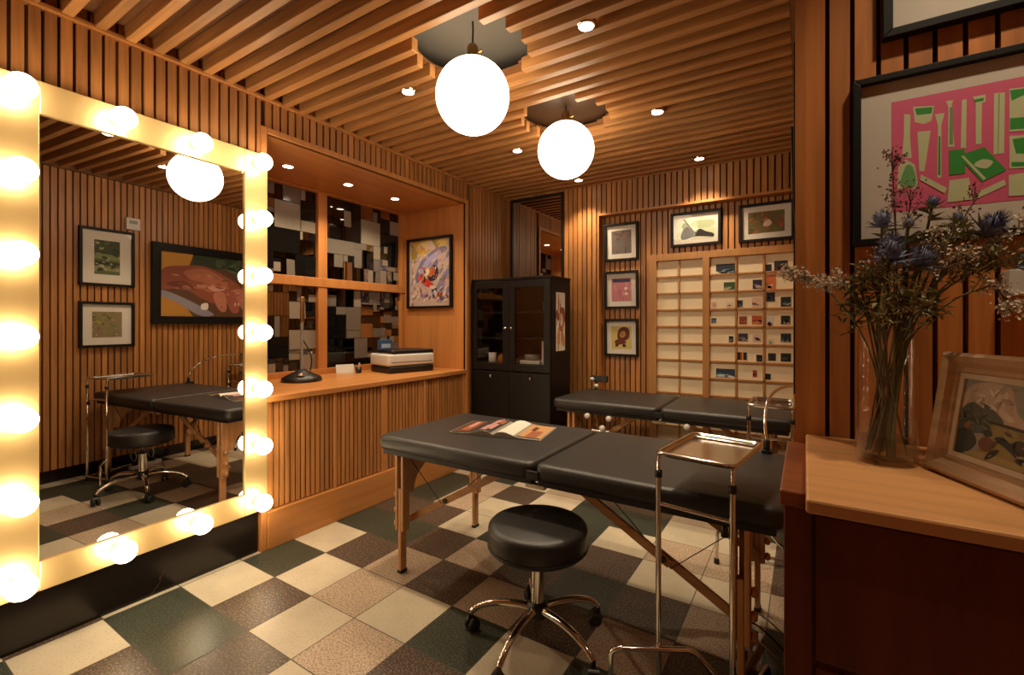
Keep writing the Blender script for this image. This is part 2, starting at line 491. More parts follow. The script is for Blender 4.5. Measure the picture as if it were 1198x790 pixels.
# ---- ceiling: slats under boards, with round openings over the two globes
GL = [(-1.366, 1.798), (-1.29, 2.675)]
RH = .275
def spans(y, x0, x1, r):
    out = [(x0, x1)]
    for gx, gy in GL:
        d = r*r - (y-gy)**2
        if d <= 0: continue
        h = math.sqrt(d); nxt = []
        for a, b_ in out:
            if b_ <= gx-h or a >= gx+h: nxt.append((a, b_)); continue
            if a < gx-h: nxt.append((a, gx-h))
            if b_ > gx+h: nxt.append((gx+h, b_))
        out = nxt
    return out
cei = bpy.data.objects.new('ceiling', None); COL.objects.link(cei); struct(cei)
mb = MB(); y = -1.2; XCR = -.055
while y < YB:
    for a, b_ in spans(y+.02, XL-.01, XCR, RH):
        mb.box(a, b_, y, y+.04, ZC, ZC+.065)
    y += .107
mb.build('ceiling_slats', M['slat_c'], cei, bevel=.002, segs=1)
mb = MB(); y = YF
while y < YB+.1:
    for a, b_ in spans(y+.0125, XL-.06, XR+.04, RH+.01):
        mb.box(a, b_, y, y+.025, ZC+.065, ZC+.08)
    y += .025
mb.build('ceiling_boards', M['ceil_back'], cei)
mb = MB(); mb.box(XL-.06, 1.68, YF-.05, YB+.15, 2.765, 2.80)
mb.build('ceiling_slab', M['plaster'], cei)
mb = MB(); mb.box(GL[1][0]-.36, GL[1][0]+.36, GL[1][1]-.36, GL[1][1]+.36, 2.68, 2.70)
mb.build('ceiling_dark_panel', wood('added dark panel', (.035,.016,.007), 'X'), cei)  # dark brown panel added so the second opening reads dark
mb = MB(); mb.box(XCR, XR-.001, YF, YB, ZC-.004, ZC+.07)
mb.build('ceiling_edge', wood('dark edge board', (.19,.08,.028), 'Y'), cei)
mb = MB(); mb.box(XR+.045, 1.68, YF, YP+.05, 2.63, 2.66)
mb.build('ceiling_panel', M['ceil_back'], cei)

# ================================================================== lights of the room
def lamp(name, kind, loc, energy, col, parent=None, **kw):
    l = bpy.data.lights.new(name, kind); l.energy = energy; l.color = col
    for k, v in kw.items(): setattr(l, k, v)
    o = bpy.data.objects.new(name, l); COL.objects.link(o); o.location = loc
    if parent: o.parent = parent
    return o

def globe(x, y, z, label):
    t = thing('globe_pendant', label, 'pendant lamp', (x, y, z), 0, 'opal globe pendants')
    mb = MB(); mb.sphere((0,0,0), .178, 40, 24); mb.build('globe', M['globe'], t)
    mb = MB(); mb.lathe([(0,.168),(.045,.168),(.045,.168),(.045,.182),(.045,.182),(.030,.186),(.027,.19),(.027,.19),(.027,.235),(.027,.235),(.020,.25),(0,.25)], 24)
    mb.build('socket', M['brass'], t)
    mb = MB(); mb.tube(bez((0,0,.25),(0,0,.29),(.004,0,.31),(0,0,2.765-z), 8), .0045, 8); mb.build('cord', M['black'], t)
    mb = MB(); mb.tube([(.027,0,.205),(.050,0,.207),(.052,0,.214)], .006, 8); mb.build('switch', M['brass'], t)
    return t
globe(GL[0][0], GL[0][1], 2.402, 'larger-looking lit white globe pendant hanging under the grey round ceiling opening')
globe(GL[1][0], GL[1][1], 2.402, 'lit white globe pendant farther back, beneath the dark brown stepped ceiling opening')

def downlight(x, y, z, label, group, power, size=105):
    t = thing('downlight', label, 'downlight', (x, y, z), 0, group)
    mb = MB(); mb.lathe([(.033,0),(.033,-.004),(.033,-.004),(.040,-.004),(.040,-.004),(.043,0),(.043,.03),(.033,.03),(.033,.03),(.033,0)], 24)
    mb.build('bezel', M['chrome'], t)
    mb = MB(); mb.lathe([(0,-.006),(.033,-.004),(.033,-.004),(.033,.006),(0,.006)], 24); mb.build('lens', M['lens'], t)
    lamp('downlight_beam', 'SPOT', (0,0,-.012), power, WARM, t, spot_size=R(size), spot_blend=.6, shadow_soft_size=.04)
    return t
dl = [(-.80, 1.86, 'bright recessed ceiling downlight nearest the viewer, beyond the larger-looking globe'),
      (-1.86, 1.86, 'recessed ceiling downlight between the larger-looking globe and the mirror wall'),
      (-1.81, 2.93, 'recessed ceiling downlight between the farther globe and the alcove'),
      (-.76, 2.85, 'recessed ceiling downlight beside the farther globe, towards the picture wall'),
      (-.70, 3.83, 'recessed ceiling downlight above the lattice screen and its two wide pictures'),
      (-1.72, 3.83, 'recessed ceiling downlight in front of the tall mirror and black cabinet')]
for x, y, l in dl: downlight(x, y, ZC, l, 'ceiling downlights', 46)
for y, l in ((1.88, 'small downlight in the alcove soffit, nearest the lit mirror'),
             (2.38, 'small downlight in the alcove soffit, middle of the three'),
             (2.87, 'small downlight in the alcove soffit, nearest the abstract painting')):
    downlight(-3.03, y, 2.39, l, 'alcove downlights', 26, 130)

for x, y, e, l in ((.45, .80, 33, 'added unseen downlight over the chest, in the lower ceiling on the viewer side'),
                (.55, -.45, 7, 'added unseen downlight behind the viewer, in the lower ceiling')):
    downlight(x, y, 2.63, l, 'added near downlights', e, 110)  # unseen downlights, added to stand in for the light on the near corner

# ================================================================== the lit mirror
vm = thing('vanity_mirror', 'tall gold framed dressing mirror ringed with glowing round bulbs on slatted wall', 'mirror', (-2.572, .9525, .242), R(90)+.05)
W2, HM, FW = .5375, 2.016, .130
mb = MB()
for a, b_, c, d in ((-W2, -W2+FW, 0, HM), (W2-FW, W2, 0, HM), (-W2+FW, W2-FW, 0, FW-.012), (-W2+FW, W2-FW, HM-FW, HM)):
    mb.box(a, b_, 0, .03, c, d)
mb.build('frame', M['gold'], vm, bevel=.003)
mb = MB(); mb.box(-W2+FW-.005, W2-FW+.005, .012, .018, FW-.02, HM-FW+.005); mb.build('glass', M['mirror'], vm)
for z in (.25, 1.75): MB().box(-W2+.05, W2-.05, .03, .034, z-.03, z+.03).build('bracket', M['black'], vm)
sph = MB(); sph.sphere((0,-.064,0), .046, 24, 16)
skt = MB(); skt.M = Matrix.Rotation(R(90), 4, 'X'); skt.lathe([(0,0),(.028,0),(.028,0),(.024,.012),(.018,.016),(.018,.026)], 18)
bu0 = None
for i in range(4):
    for j in range(7):
        if 0 < i < 3 and 0 < j < 6: continue
        p = (-W2+FW/2 + i*(2*W2-FW)/3, 0, .065 + j*(HM-.13)/6)
        if bu0 is None:
            bu0 = sph.build('bulb', M['bulb'], vm); s0 = skt.build('socket', M['gold'], bu0); bu0.location = p
        else:
            c = copy_tree(bu0, vm); c.location = p

# ================================================================== alcove counter
ct = tag(MB().box(XN+.021, XL+.02, YN0+.001, YN1-.001, .845, .88).build('counter_top', M['panel_y'], bevel=.004),
         'long smooth wooden counter top in the alcove, carrying the printer', 'counter')
bc = thing('base_cabinet', 'built-in wooden base cabinet with fluted doors under the alcove counter', 'cabinet', (XL, YN0, 0))
LN = YN1 - YN0
mb = MB(); mb.box(-.35, -.032, .001, LN-.001, .215, .8445); mb.build('carcass', M['gap'], bc)
mb = MB(); mb.box(-.06, .022, .001, LN-.001, 0, .2149); mb.build('plinth', M['panel_y'], bc, bevel=.004)
edges = [0, .465, .885, 1.315, LN]
for k, y in enumerate(edges):
    w = .022 if k in (1, 3) else (.05 if k == 2 else .03)
    a = min(max(y-w/2, 0), LN-w)
    MB().box(-.035, .004, a, a+w, .215, .845).build('stile', M['panel_z'], bc, bevel=.002)
fl = wood('fluted door wood', (.44,.185,.055), 'Z', .42, (1, .034, 0))
for k in range(4):
    a, b_ = edges[k]+.02, edges[k+1]-.02
    mb = MB(); mb.box(-.03, -.024, a, b_, .222, .838, 1)
    y = a
    while y < b_-.004:
        mb.box(-.026, -.004, y, min(y+.025, b_), .222, .838); y += .034
    mb.build('door', [fl, M['gap']], bc)

# ---- things on the counter
pr = thing('printer', 'white flat-bed printer with black lid and black base on alcove counter', 'printer', (-3.02, 2.95, .88), R(90)+R(-14))
rounded_box('base', (.44,.34,.055), .02, .012, M['black'], pr, (0,0,.030))
rounded_box('body', (.46,.33,.10), .025, .018, M['white'], pr, (0,0,.110))
mb = MB(); mb.box(-.20,.20,-.168,-.160,.088,.096); mb.build('paper_slot', M['grey'], pr)
rounded_box('lid', (.42,.31,.032), .02, .010, M['black'], pr, (.02,0,.177))
MB().tube(bez((.22,.12,.1),(.32,.16,.1),(.30,.05,.02),(.33,.10,.004)), .004, 6).build('cord', M['black'], pr)
bx = thing('ink_box', 'small blue and white carton standing on the printer', 'box', (-3.08, 2.80, 1.074), R(70))
MB().box(-.055,.055,-.03,.03,0,.085).build('carton', flat('#33507a'), bx, bevel=.002)
MB().box(-.04,.04,-.0306,-.03,.015,.050).build('sticker', flat('#9fb2c8'), bx)

ls = thing('tablet_stand', 'black pole stand with heavy lumpy base on counter near lit mirror', 'stand', (-3.10, 2.03, .88), R(90))
mb = MB(); mb.lathe([(0,0),(.135,0),(.14,.012),(.13,.03),(.09,.05),(.05,.068),(.03,.085),(0,.09)], 32); mb.build('base', M['black'], ls)
MB().tube([(0,0,.07),(0,0,.36),(.004,0,.47)], .011, 10).build('pole', M['grey'], ls)
rounded_box('grip', (.03,.026,.19), .011, .008, M['brass'], ls, (.004,0,.52))
mb = MB(); mb.lathe([(0,0),(.022,0),(.026,.006),(.026,.02),(0,.024)], 18, c=(-.055,-.075,.045)); mb.build('dial', M['steel'], ls)
MB().tube(bez((.04,-.03,.05),(.07,-.05,.16),(.055,-.02,.22),(.008,0,.30)), .005, 6).build('cable', M['black'], ls)
cd = MB(); cd.M = Matrix.Rotation(R(70),4,'Z') @ Matrix.Rotation(R(-15),4,'X')
cd.box(-.075,.075,-.001,.001,0,.075)
cdo = cd.build('note_card', M['white']); cdo.location = (-3.28, 2.55, .8805)
tag(cdo, 'white paper card propped on counter against the patchwork window', 'card')
mk = thing('marker_pot', 'tiny dark pot beside the propped white card on the counter', 'pot', (-3.20, 2.62, .88))
MB().lathe([(0,0),(.022,0),(.024,.004),(.024,.05),(.021,.05),(.021,.006),(0,.006)], 18).build('cup', M['black'], mk)
for a in (0, 2.2): MB().tube([(.006*math.cos(a),.006*math.sin(a),.007),(.014*math.cos(a),.014*math.sin(a),.085)], .004, 8).build('pen', M['white'], mk)

# ================================================================== pictures
def art_panel(shapes, w, h, ground, y=0):
    """flat artwork, shapes painted one over another; shapes = [(material, [(u,v)...])] in 0..1"""
    mb = MB(); mats = [ground]; ix = {}
    mb.poly([(-w/2,y,0),(w/2,y,0),(w/2,y,h),(-w/2,y,h)], 0)
    for k, (m, pts) in enumerate(shapes):
        if m not in ix: ix[m] = len(mats); mats.append(m)
        yy = y - .00004*(k+1)
        P = [(-w/2 + min(max(u,0),1)*w, yy, min(max(v,0),1)*h) for u, v in pts]
        mb.poly(P, ix[m])
    return mb, mats
def daubs(r, n, mats, size=(.06,.16), box=(0,0,1,1), ang=None):
    out = []
    for _ in range(n):
        cx, cy = r.uniform(box[0],box[2]), r.uniform(box[1],box[3])
        a = (r.uniform(0,PI) if ang is None else ang + r.uniform(-.4,.4)); L = r.uniform(*size); T = L*r.uniform(.22,.5)
        pts = []
        for k in range(8):
            t = 2*PI*k/8; rr = r.uniform(.75,1.15)
            px, py = L*math.cos(t)*rr, T*math.sin(t)*rr
            pts.append((cx+px*math.cos(a)-py*math.sin(a), cy+px*math.sin(a)+py*math.cos(a)))
        out.append((r.choice(mats), pts))
    return out
def curve2(pts, n=6):
    """smooth closed outline through control points"""
    out = []; k = len(pts)
    for i in range(k):
        p0, p1, p2, p3 = (Vector((*pts[(i+d) % k], 0)) for d in (-1,0,1,2))
        for s in range(n):
            t = s/n
            q = .5*((2*p1)+(p2-p0)*t+(2*p0-5*p1+4*p2-p3)*t*t+(3*p1-3*p2+p3-p0)*t**3)
            out.append((q.x, q.y))
    return out
def picture(label, w, h, loc, rz, shapes, ground, fw=.022, dep=.024, mount=(.05,.05,.05,.05), glaze=True, tilt=0, group=None, fm=None, mm=None, cat='picture', name='framed_picture'):
    """w,h outer size; loc = bottom centre of the back; looks along local -Y; mount = left,right,bottom,top borders"""
    t = thing(name, label, cat, loc, rz, group)
    t.rotation_euler = (tilt, 0, rz)
    fm = fm or M['black_frame']
    mb = MB()
    O = [(-w/2,0),(w/2,0),(w/2,h),(-w/2,h)]; I = [(-w/2+fw,fw),(w/2-fw,fw),(w/2-fw,h-fw),(-w/2+fw,h-fw)]
    for a in range(4):
        b_ = (a+1) % 4
        q = [O[a],O[b_],I[b_],I[a]]
        f = [(x,-dep,z) for x,z in q]; k = [(x,0,z) for x,z in q]
        mb.add(f+k, [(0,1,2,3),(7,6,5,4),(0,4,5,1),(2,6,7,3),(1,5,6,2),(3,7,4,0)])
    mb.box(-w/2+fw, w/2-fw, -.004, 0, fw, h-fw)
    mb.build('frame', fm, t, bevel=.0015)
    iw, ih = w-2*fw, h-2*fw
    if mount:
        ml, mr_, mbm, mt = mount
        MB().box(-iw/2, iw/2, -.009, -.004, fw, h-fw).build('mount', mm or M['mount'], t)
        aw, ah = iw-ml-mr_, ih-mbm-mt; ax = (ml-mr_)/2; az = fw+mbm
    else: aw, ah, ax, az = iw, ih, 0, fw
    mb, mats = art_panel(shapes, aw, ah, ground)
    o = mb.build('artwork', mats, t); o.location = (ax, -.0095, az)
    if glaze:
        MB().poly([(-iw/2,-dep+.006,fw),(iw/2,-dep+.006,fw),(iw/2,-dep+.006,h-fw),(-iw/2,-dep+.006,h-fw)]).build('glass', M['glaze'], t)
    return t
r5 = random.Random(5)
F = flat
# abstract painting on the far end of the alcove
sh = daubs(r5, 26, [F('#a98ea0'),F('#8d86a6'),F('#c9b2a6'),F('#b99a92'),F('#7a7796')], (.06,.15), (.05,.1,.95,.75), .8)
sh += daubs(r5, 14, [F('#b98f3a'),F('#c8a858'),F('#8f7a34')], (.08,.18), (.02,.72,.98,1))
sh += [(F('#6d6890'), curve2([(.15,.45),(.3,.68),(.6,.84),(.85,.88),(.9,.82),(.62,.72),(.42,.55),(.22,.36)]))]
sh += [(F('#9a93b8'), curve2([(.25,.5),(.42,.7),(.7,.82),(.78,.78),(.5,.64),(.36,.48)]))]
sh += [(F('#2c1a1c'), curve2([(.45,.5),(.62,.62),(.72,.52),(.66,.4),(.5,.38)])),(F('#b55f2c'), curve2([(.46,.52),(.58,.6),(.62,.5),(.5,.44)])),(F('#d9c2a8'), curve2([(.36,.5),(.46,.58),(.5,.5),(.4,.44)]))]
sh += [(F('#b8331f'), curve2([(.3,.36),(.42,.42),(.62,.3),(.55,.26)])),(F('#c4503a'), curve2([(.2,.44),(.3,.47),(.34,.42),(.24,.39)])),(F('#2d4a6a'), curve2([(.55,.32),(.68,.26),(.64,.14),(.58,.12)]))]
sh += daubs(r5, 120, [F('#a98ea0'),F('#8d86a6'),F('#c9b2a6'),F('#6d6890'),F('#b99a6a'),F('#d9c8b8'),F('#5a4038'),F('#a8644a')], (.015,.045), (.05,.08,.95,.92), .9)
sh += daubs(r5, 14, [F('#b8331f'),F('#c45a34'),F('#2c1a1c'),F('#d9a05c')], (.02,.045), (.3,.28,.7,.6))
sh += daubs(r5, 16, [F('#d2bfb2'),F('#5b5a7e'),F('#cbb0a4'),F('#8a3c34'),F('#31445a')], (.03,.09), (.05,.02,.95,.3))
picture('unglazed abstract painting of mauve, ochre and red daubs on the alcove end wall', .565, .675, (-3.043, YN1-.0005, 1.447), 0, sh, F('#b7a097'), .02, .035, None, False)

# three small pictures stacked between the tall mirror and the lattice
YW = YB+.0895
sA = daubs(r5, 60, [F('#6b5a55'),F('#84685a'),F('#4d4e58'),F('#8c5a48'),F('#5d6a72'),F('#453a38')], (.05,.11))
sB = daubs(r5, 20, [F('#b9707a'),F('#a95c68'),F('#c58a8c')], (.06,.14), (.04,.05,.96,.75), 1.5) + [(F('#2a3550'), [(.06,.83),(.94,.83),(.94,.97),(.06,.97)]),(F('#dcc5b8'), curve2([(.66,.5),(.8,.5),(.8,.6),(.66,.6)])),(F('#dcc5b8'), curve2([(.68,.28),(.82,.28),(.82,.38),(.68,.38)]))]
sC = [(F('#5c2418'), curve2([(.3,.5),(.35,.8),(.55,.95),(.82,.92),(.92,.7),(.85,.45),(.6,.35),(.42,.38)])),(F('#b07a3c'), curve2([(.42,.6),(.5,.75),(.66,.78),(.72,.62),(.6,.5),(.48,.5)])),(F('#6a2c1a'), curve2([(.15,.3),(.3,.42),(.6,.4),(.75,.28),(.5,.2),(.25,.2)])),(F('#3a1a12'), curve2([(.2,.1),(.34,.12),(.34,.2),(.2,.2)])),(F('#3a1a12'), curve2([(.56,.1),(.72,.1),(.7,.2),(.58,.22)])),(F('#4a2016'), curve2([(.5,.62),(.56,.66),(.58,.6)]))]
for (z, lab, s, gnd) in ((1.875, 'small black framed picture of mottled grey brown, topmost of three stacked pictures', sA, F('#6e5e58')),
                         (1.437, 'small black framed pink print with a dark blue band along its top', sB, F('#b8747c')),
                         (1.000, 'small black framed print of a curly brown figure on yellow', sC, F('#c9b26a'))):
    picture(lab, .318, .343, (-1.427, YW, z), 0, s, gnd, .021, .028, (.045,.045,.045,.045), False, R(2.5), 'three stacked pictures on the back wall')
s1 = [(F('#dcd9c0'), [(0,.4),(1,.5),(1,1),(0,1)]),(F('#a9b48c'), curve2([(.35,.72),(.6,.86),(.98,.8),(.95,.55),(.6,.5)])),(F('#7f8f60'), curve2([(.12,.6),(.2,.8),(.34,.62),(.25,.5)])),
      (F('#1b1815'), curve2([(.12,.05),(.15,.45),(.27,.62),(.36,.5),(.5,.36),(.62,.48),(.78,.34),(.97,.22),(.95,.06),(.5,.1)])),(F('#cfc9b4'), curve2([(.3,.03),(.5,.14),(.8,.10),(.97,.03)])),
      (F('#4a4034'), [(.16,.98),(.2,.98),(.48,.36),(.42,.36)]),(F('#3a352c'), curve2([(.36,.2),(.42,.4),(.52,.3),(.5,.16)])),(F('#e6e2cc'), curve2([(.02,.1),(.08,.16),(.1,.08)]))]
s2 = daubs(r5, 30, [F('#6a5a2c'),F('#8c4a24'),F('#5c6a34'),F('#4a4420'),F('#a35c30')], (.08,.16)) + [(F('#d8bfae'), curve2([(.42,.35),(.48,.55),(.6,.6),(.66,.42),(.56,.3)])),(F('#b8785c'), curve2([(.4,.55),(.5,.72),(.58,.6)]))]
picture('wide black framed picture of dark rocks under pale sky, left above the lattice', .40, .29, (-.785, YW, 1.955), 0, s1, F('#c8c8a4'), .022, .028, (.03,.03,.03,.03), True, R(2))
picture('wide black framed picture in green and brown with a white figure, right above the lattice', .385, .30, (-.262, YW, 1.945), 0, s2, F('#6a5a2c'), .022, .028, (.045,.045,.045,.045), True, R(2))

# right wall: seen in the lit mirror
XW = XR-.0005
sG = [(F('#3d4628'), [(0,.55),(1,.5),(1,1),(0,1)]),(F('#7d8a52'), [(0,.42),(1,.46),(1,.62),(0,.58)]),(F('#2a2f1c'), [(0,.3),(1,.26),(1,.4),(0,.36)]),(F('#8a8a5e'), [(0,.1),(1,.12),(1,.24),(0,.22)])] + daubs(r5, 34, [F('#57603a'),F('#2c3020'),F('#8d9068'),F('#a9a47e'),F('#3c3a24')], (.05,.16), (0,0,1,1), 0)
sP = daubs(r5, 30, [F('#7c7a30'),F('#a09a48'),F('#54602c')], (.04,.09), (0,.5,1,1)) + daubs(r5, 50, [F('#b0727c'),F('#c08a8c'),F('#8a7a5c'),F('#9a5a62'),F('#6c7450')], (.03,.07), (0,0,1,.7))
picture('black framed green landscape above the pink garden picture, reflected in lit mirror', .40, .505, (XW, 1.81, 1.63), R(-90), sG, F('#5c6440'), .022, .03, (.085,.085,.08,.08), True, 0, 'pictures on the right wall')
picture('black framed pink and yellow garden picture below the green landscape, reflected in lit mirror', .40, .40, (XW, 1.81, 1.09), R(-90), sP, F('#8a7c56'), .022, .03, (.07,.07,.065,.065), True, 0, 'pictures on the right wall')
hand = [(F('#c08a34'), [(0,.55),(.22,.62),(.30,1),(0,1)]),(F('#b07a2c'), [(0,0),(.30,0),(.2,.22),(0,.34)]),
        (F('#2c3a28'), [(.30,1),(.28,.75),(.62,.82),(1,.6),(1,1)]),(F('#54684c'), curve2([(.62,.82),(.74,.92),(.86,.84),(.76,.74)])),
        (F('#8a8490'), curve2([(.02,.4),(.2,.3),(.45,.1),(.5,.02),(.36,.02),(.14,.22),(.0,.32)])),
        (F('#8c4a34'), curve2([(0,.42),(.02,.72),(.2,.8),(.42,.82),(.66,.66),(.8,.52),(.84,.4),(.7,.3),(.52,.22),(.38,.3),(.2,.44)])),
        (F('#a8644c'), curve2([(.22,.72),(.42,.78),(.64,.6),(.6,.5),(.4,.56),(.26,.6)])),
        (F('#b4705c'), curve2([(.5,.38),(.54,.16),(.6,.08),(.64,.14),(.62,.4)])),(F('#9c5444'), curve2([(.62,.42),(.68,.12),(.74,.06),(.78,.14),(.73,.42)])),
        (F('#b06a58'), curve2([(.72,.46),(.80,.16),(.86,.12),(.89,.2),(.83,.46)])),(F('#98523e'), curve2([(.8,.5),(.89,.26),(.94,.24),(.96,.32),(.9,.5)])),
        (F('#6c3428'), curve2([(.05,.5),(.2,.56),(.3,.46),(.18,.44)])),(F('#c89080'), curve2([(.44,.5),(.56,.54),(.62,.46),(.5,.42)])),
        (F('#e0d4cc'), curve2([(.38,.2),(.44,.22),(.44,.12),(.38,.12)]))]
hand[-1:-1] = daubs(r5, 34, [F('#a4604c'),F('#7a4432'),F('#b8806c'),F('#8c5a54'),F('#6a3a34'),F('#b06a4c')], (.025,.06), (.12,.42,.72,.72), -.3) + daubs(r5, 16, [F('#3a4a34'),F('#22301f'),F('#4a5a44')], (.04,.09), (.5,.82,.98,.95)) + daubs(r5, 14, [F('#c08070'),F('#8a4c40'),F('#d0a090')], (.02,.04), (.52,.15,.92,.4), 1.3)
picture('large painting of a working hand in a wide black frame, reflected in lit mirror', 1.16, .785, (XW, 2.725, 1.297), R(-90), [(m, [(1-u, v) for u, v in p]) for m, p in hand], F('#5a3a24'), .075, .035, None, False, R(1.0))
th = thing('wall_box', 'small white thermostat box on slats above the green landscape, reflected in lit mirror', 'thermostat', (XW, 2.00, 2.162), R(-90))
rounded_box('case', (.11,.025,.11), .008, .005, M['white'], th, (0,-.0125,.055))
MB().box(-.032,.032,-.0262,-.025,.055,.085).build('screen', M['grey'], th)

# partition: the pink print and the picture above it
TOOL = {
'handle':[(0.054, 0.872), (0.08, 0.86), (0.078, 0.668), (0.085, 0.468), (0.044, 0.481), (0.052, 0.677)],
'bottle':[(0.021, 0.213), (0.031, 0.426), (0.062, 0.464), (0.098, 0.404), (0.114, 0.187)],
'cup':[(0.091, 0.923), (0.176, 0.898), (0.166, 0.77), (0.135, 0.753), (0.098, 0.783)],
'cupg':[(0.098, 0.906), (0.171, 0.889), (0.166, 0.834), (0.106, 0.843)],
'tube':[(0.109, 0.694), (0.163, 0.685), (0.153, 0.545), (0.137, 0.336), (0.117, 0.34)],
'brush':[(0.179, 0.821), (0.218, 0.817), (0.205, 0.715), (0.205, 0.26), (0.189, 0.264), (0.192, 0.719)],
'brushg':[(0.194, 0.626), (0.202, 0.621), (0.202, 0.281), (0.192, 0.285)],
'spoon':[(0.223, 0.919), (0.251, 0.915), (0.244, 0.851), (0.256, 0.511), (0.231, 0.519), (0.233, 0.855)],
'spoong':[(0.238, 0.855), (0.249, 0.855), (0.251, 0.532), (0.236, 0.536)],
'pen':[(0.285, 0.902), (0.303, 0.902), (0.301, 0.485), (0.28, 0.494)],
'razor':[(0.326, 0.911), (0.373, 0.911), (0.373, 0.851), (0.36, 0.843), (0.358, 0.502), (0.337, 0.506), (0.337, 0.851)],
'razorg':[(0.332, 0.885), (0.368, 0.885), (0.365, 0.86), (0.334, 0.86)],
'comb':[(0.404, 0.906), (0.443, 0.898), (0.44, 0.396), (0.402, 0.396)],
'combl':[(0.42, 0.898), (0.425, 0.894), (0.42, 0.4), (0.417, 0.4)],
'box1':[(0.459, 0.919), (0.523, 0.906), (0.523, 0.553), (0.459, 0.566)],
'box1g':[(0.461, 0.906), (0.523, 0.898), (0.523, 0.855), (0.466, 0.817)],
'box1h':[(0.461, 0.677), (0.523, 0.664), (0.523, 0.57), (0.461, 0.583)],
'box2':[(0.459, 0.532), (0.523, 0.519), (0.523, 0.251), (0.459, 0.264)],
'box2g':[(0.469, 0.502), (0.523, 0.502), (0.523, 0.366), (0.482, 0.379)],
'box2h':[(0.466, 0.315), (0.523, 0.298), (0.523, 0.264), (0.466, 0.277)],
'bk1':[(0.236, 0.489), (0.295, 0.477), (0.298, 0.272), (0.236, 0.272)],
'bk2':[(0.269, 0.43), (0.368, 0.472), (0.448, 0.255), (0.36, 0.179)],
'bk2l':[(0.282, 0.421), (0.29, 0.426), (0.376, 0.204), (0.365, 0.196)],
'low1':[(0.236, 0.226), (0.311, 0.23), (0.326, 0.043), (0.228, 0.038)],
'low2':[(0.337, 0.094), (0.44, 0.179), (0.448, 0.132), (0.345, 0.047)],
'low3':[(0.456, 0.209), (0.523, 0.217), (0.523, 0.03), (0.456, 0.038)],
'bar':[(0.122, 0.311), (0.228, 0.162), (0.218, 0.119), (0.119, 0.264)],
}
pk, gr, pl = F('#e4668e'), F('#379a3c'), F('#d2d8ac')
kind = {'cupg':gr,'brushg':gr,'spoong':F('#7fa068'),'razorg':gr,'combl':F('#93a878'),'box1g':gr,'box1h':gr,'box2g':gr,'box2h':gr,'bk1':gr,'bk2':gr}
tools = [(kind.get(k, pl), v) for k, v in TOOL.items()]
tools += [(pl, curve2([(.33,.33),(.36,.37),(.40,.34),(.375,.29)])), (F('#6fae6a'), curve2([(.04,.24),(.06,.4),(.09,.38),(.1,.22)])),
          (pl, [(.56,.2),(.62,.2),(.62,.9),(.56,.9)]), (gr, [(.57,.3),(.61,.3),(.61,.55),(.57,.55)]), (pl, curve2([(.68,.15),(.78,.2),(.82,.5),(.74,.6),(.66,.4)])),
          (gr, curve2([(.7,.25),(.77,.28),(.79,.45),(.73,.5)])), (pl, [(.68,.7),(.9,.66),(.92,.76),(.7,.82)]), (pl, [(.88,.1),(.93,.1),(.93,.6),(.88,.6)])]
picture('large black framed pink print of pale green tools behind the flowers', .52, .362, (.348, YP-.0005, 1.469), 0, tools, pk, .014, .024, (.053,.053,.054,.045), True)
sT = [(F('#7a7468'), [(0,0),(1,0),(1,.25),(0,.3)]), (F('#a89c88'), [(0,.25),(1,.22),(1,1),(0,1)])]
picture('black framed print with broad white mount hanging above the pink print', .50, .40, (.389, YP-.0005, 1.907), 0, sT, F('#b0a490'), .017, .024, (.08,.08,.10,.08), True)
ws = thing('wall_shelf', 'little white box shelf on the partition slats right of the flowers', 'shelf', (.392, YP, 1.354))
MB().box(-.07,.07,-.05,0,0,.047).build('box', M['white'], ws, bevel=.002)
fg = thing('figurine', 'tiny dark figurine with blue feet standing on the white box shelf', 'figurine', (.345, YP-.025, 1.401))
MB().lathe([(0,0),(.008,0),(.009,.008),(.006,.014),(.008,.022),(.006,.03),(0,.031)], 14).build('body', F('#1b1a1c'), fg)
MB().sphere((0,0,.036), .0065, 12, 8).build('head', F('#8a5a34'), fg)
MB().sphere((0,-.003,.003), .0085, 12, 8, 0, 1, 1, .5).build('foot', F('#4c7fa0'), fg)

# ================================================================== back corner
tm = thing('wall_mirror', 'tall narrow mirror in a thin black frame rising behind the black cabinet', 'mirror', (-2.267, YB-.001, .60), 0)
mb = MB(); w, h, f = .60, 1.965, .022
for a, b_, c, d in ((-w/2,-w/2+f,0,h),(w/2-f,w/2,0,h),(-w/2+f,w/2-f,0,f),(-w/2+f,w/2-f,h-f,h)): mb.box(a,b_,-.03,0,c,d)
mb.build('frame', M['black_frame'], tm, bevel=.002)
MB().box(-w/2+f,w/2-f,-.016,-.006,f,h-f).build('glass', M['dim_mirror'], tm)

cb = thing('display_cabinet', 'tall black brown cabinet with glazed upper doors in the back corner', 'cabinet', (-2.19, 3.60, 0), 0)
w, d, h, t_ = .82, .36, 1.68, .022
BW = M['black_wood']
mb = MB()
mb.box(-w/2, -w/2+t_, -d/2, d/2, 0, h); mb.box(-w/2+t_, w/2-t_, d/2-.012, d/2, 0, h)
mb.box(-w/2+t_, w/2-t_, -d/2+.02, d/2-.012, .0, .07)
mb.box(-w/2+t_, w/2-t_, -d/2+.02, d/2-.012, .925, .947)
mb.box(w/2-t_, w/2, -d/2, d/2, 0, h)
mb.box(-.011, .011, -d/2+.02, d/2-.012, .07, h-.02)
mb.build('carcass', BW, cb, bevel=.002)
MB().box(-w/2-.006, w/2+.006, -d/2-.008, d/2, h, h+.022).build('top', BW, cb, bevel=.003)
for z in (1.16, 1.39): MB().box(-w/2+t_, w/2-t_, -d/2+.03, d/2-.012, z, z+.016).build('shelf', BW, cb)
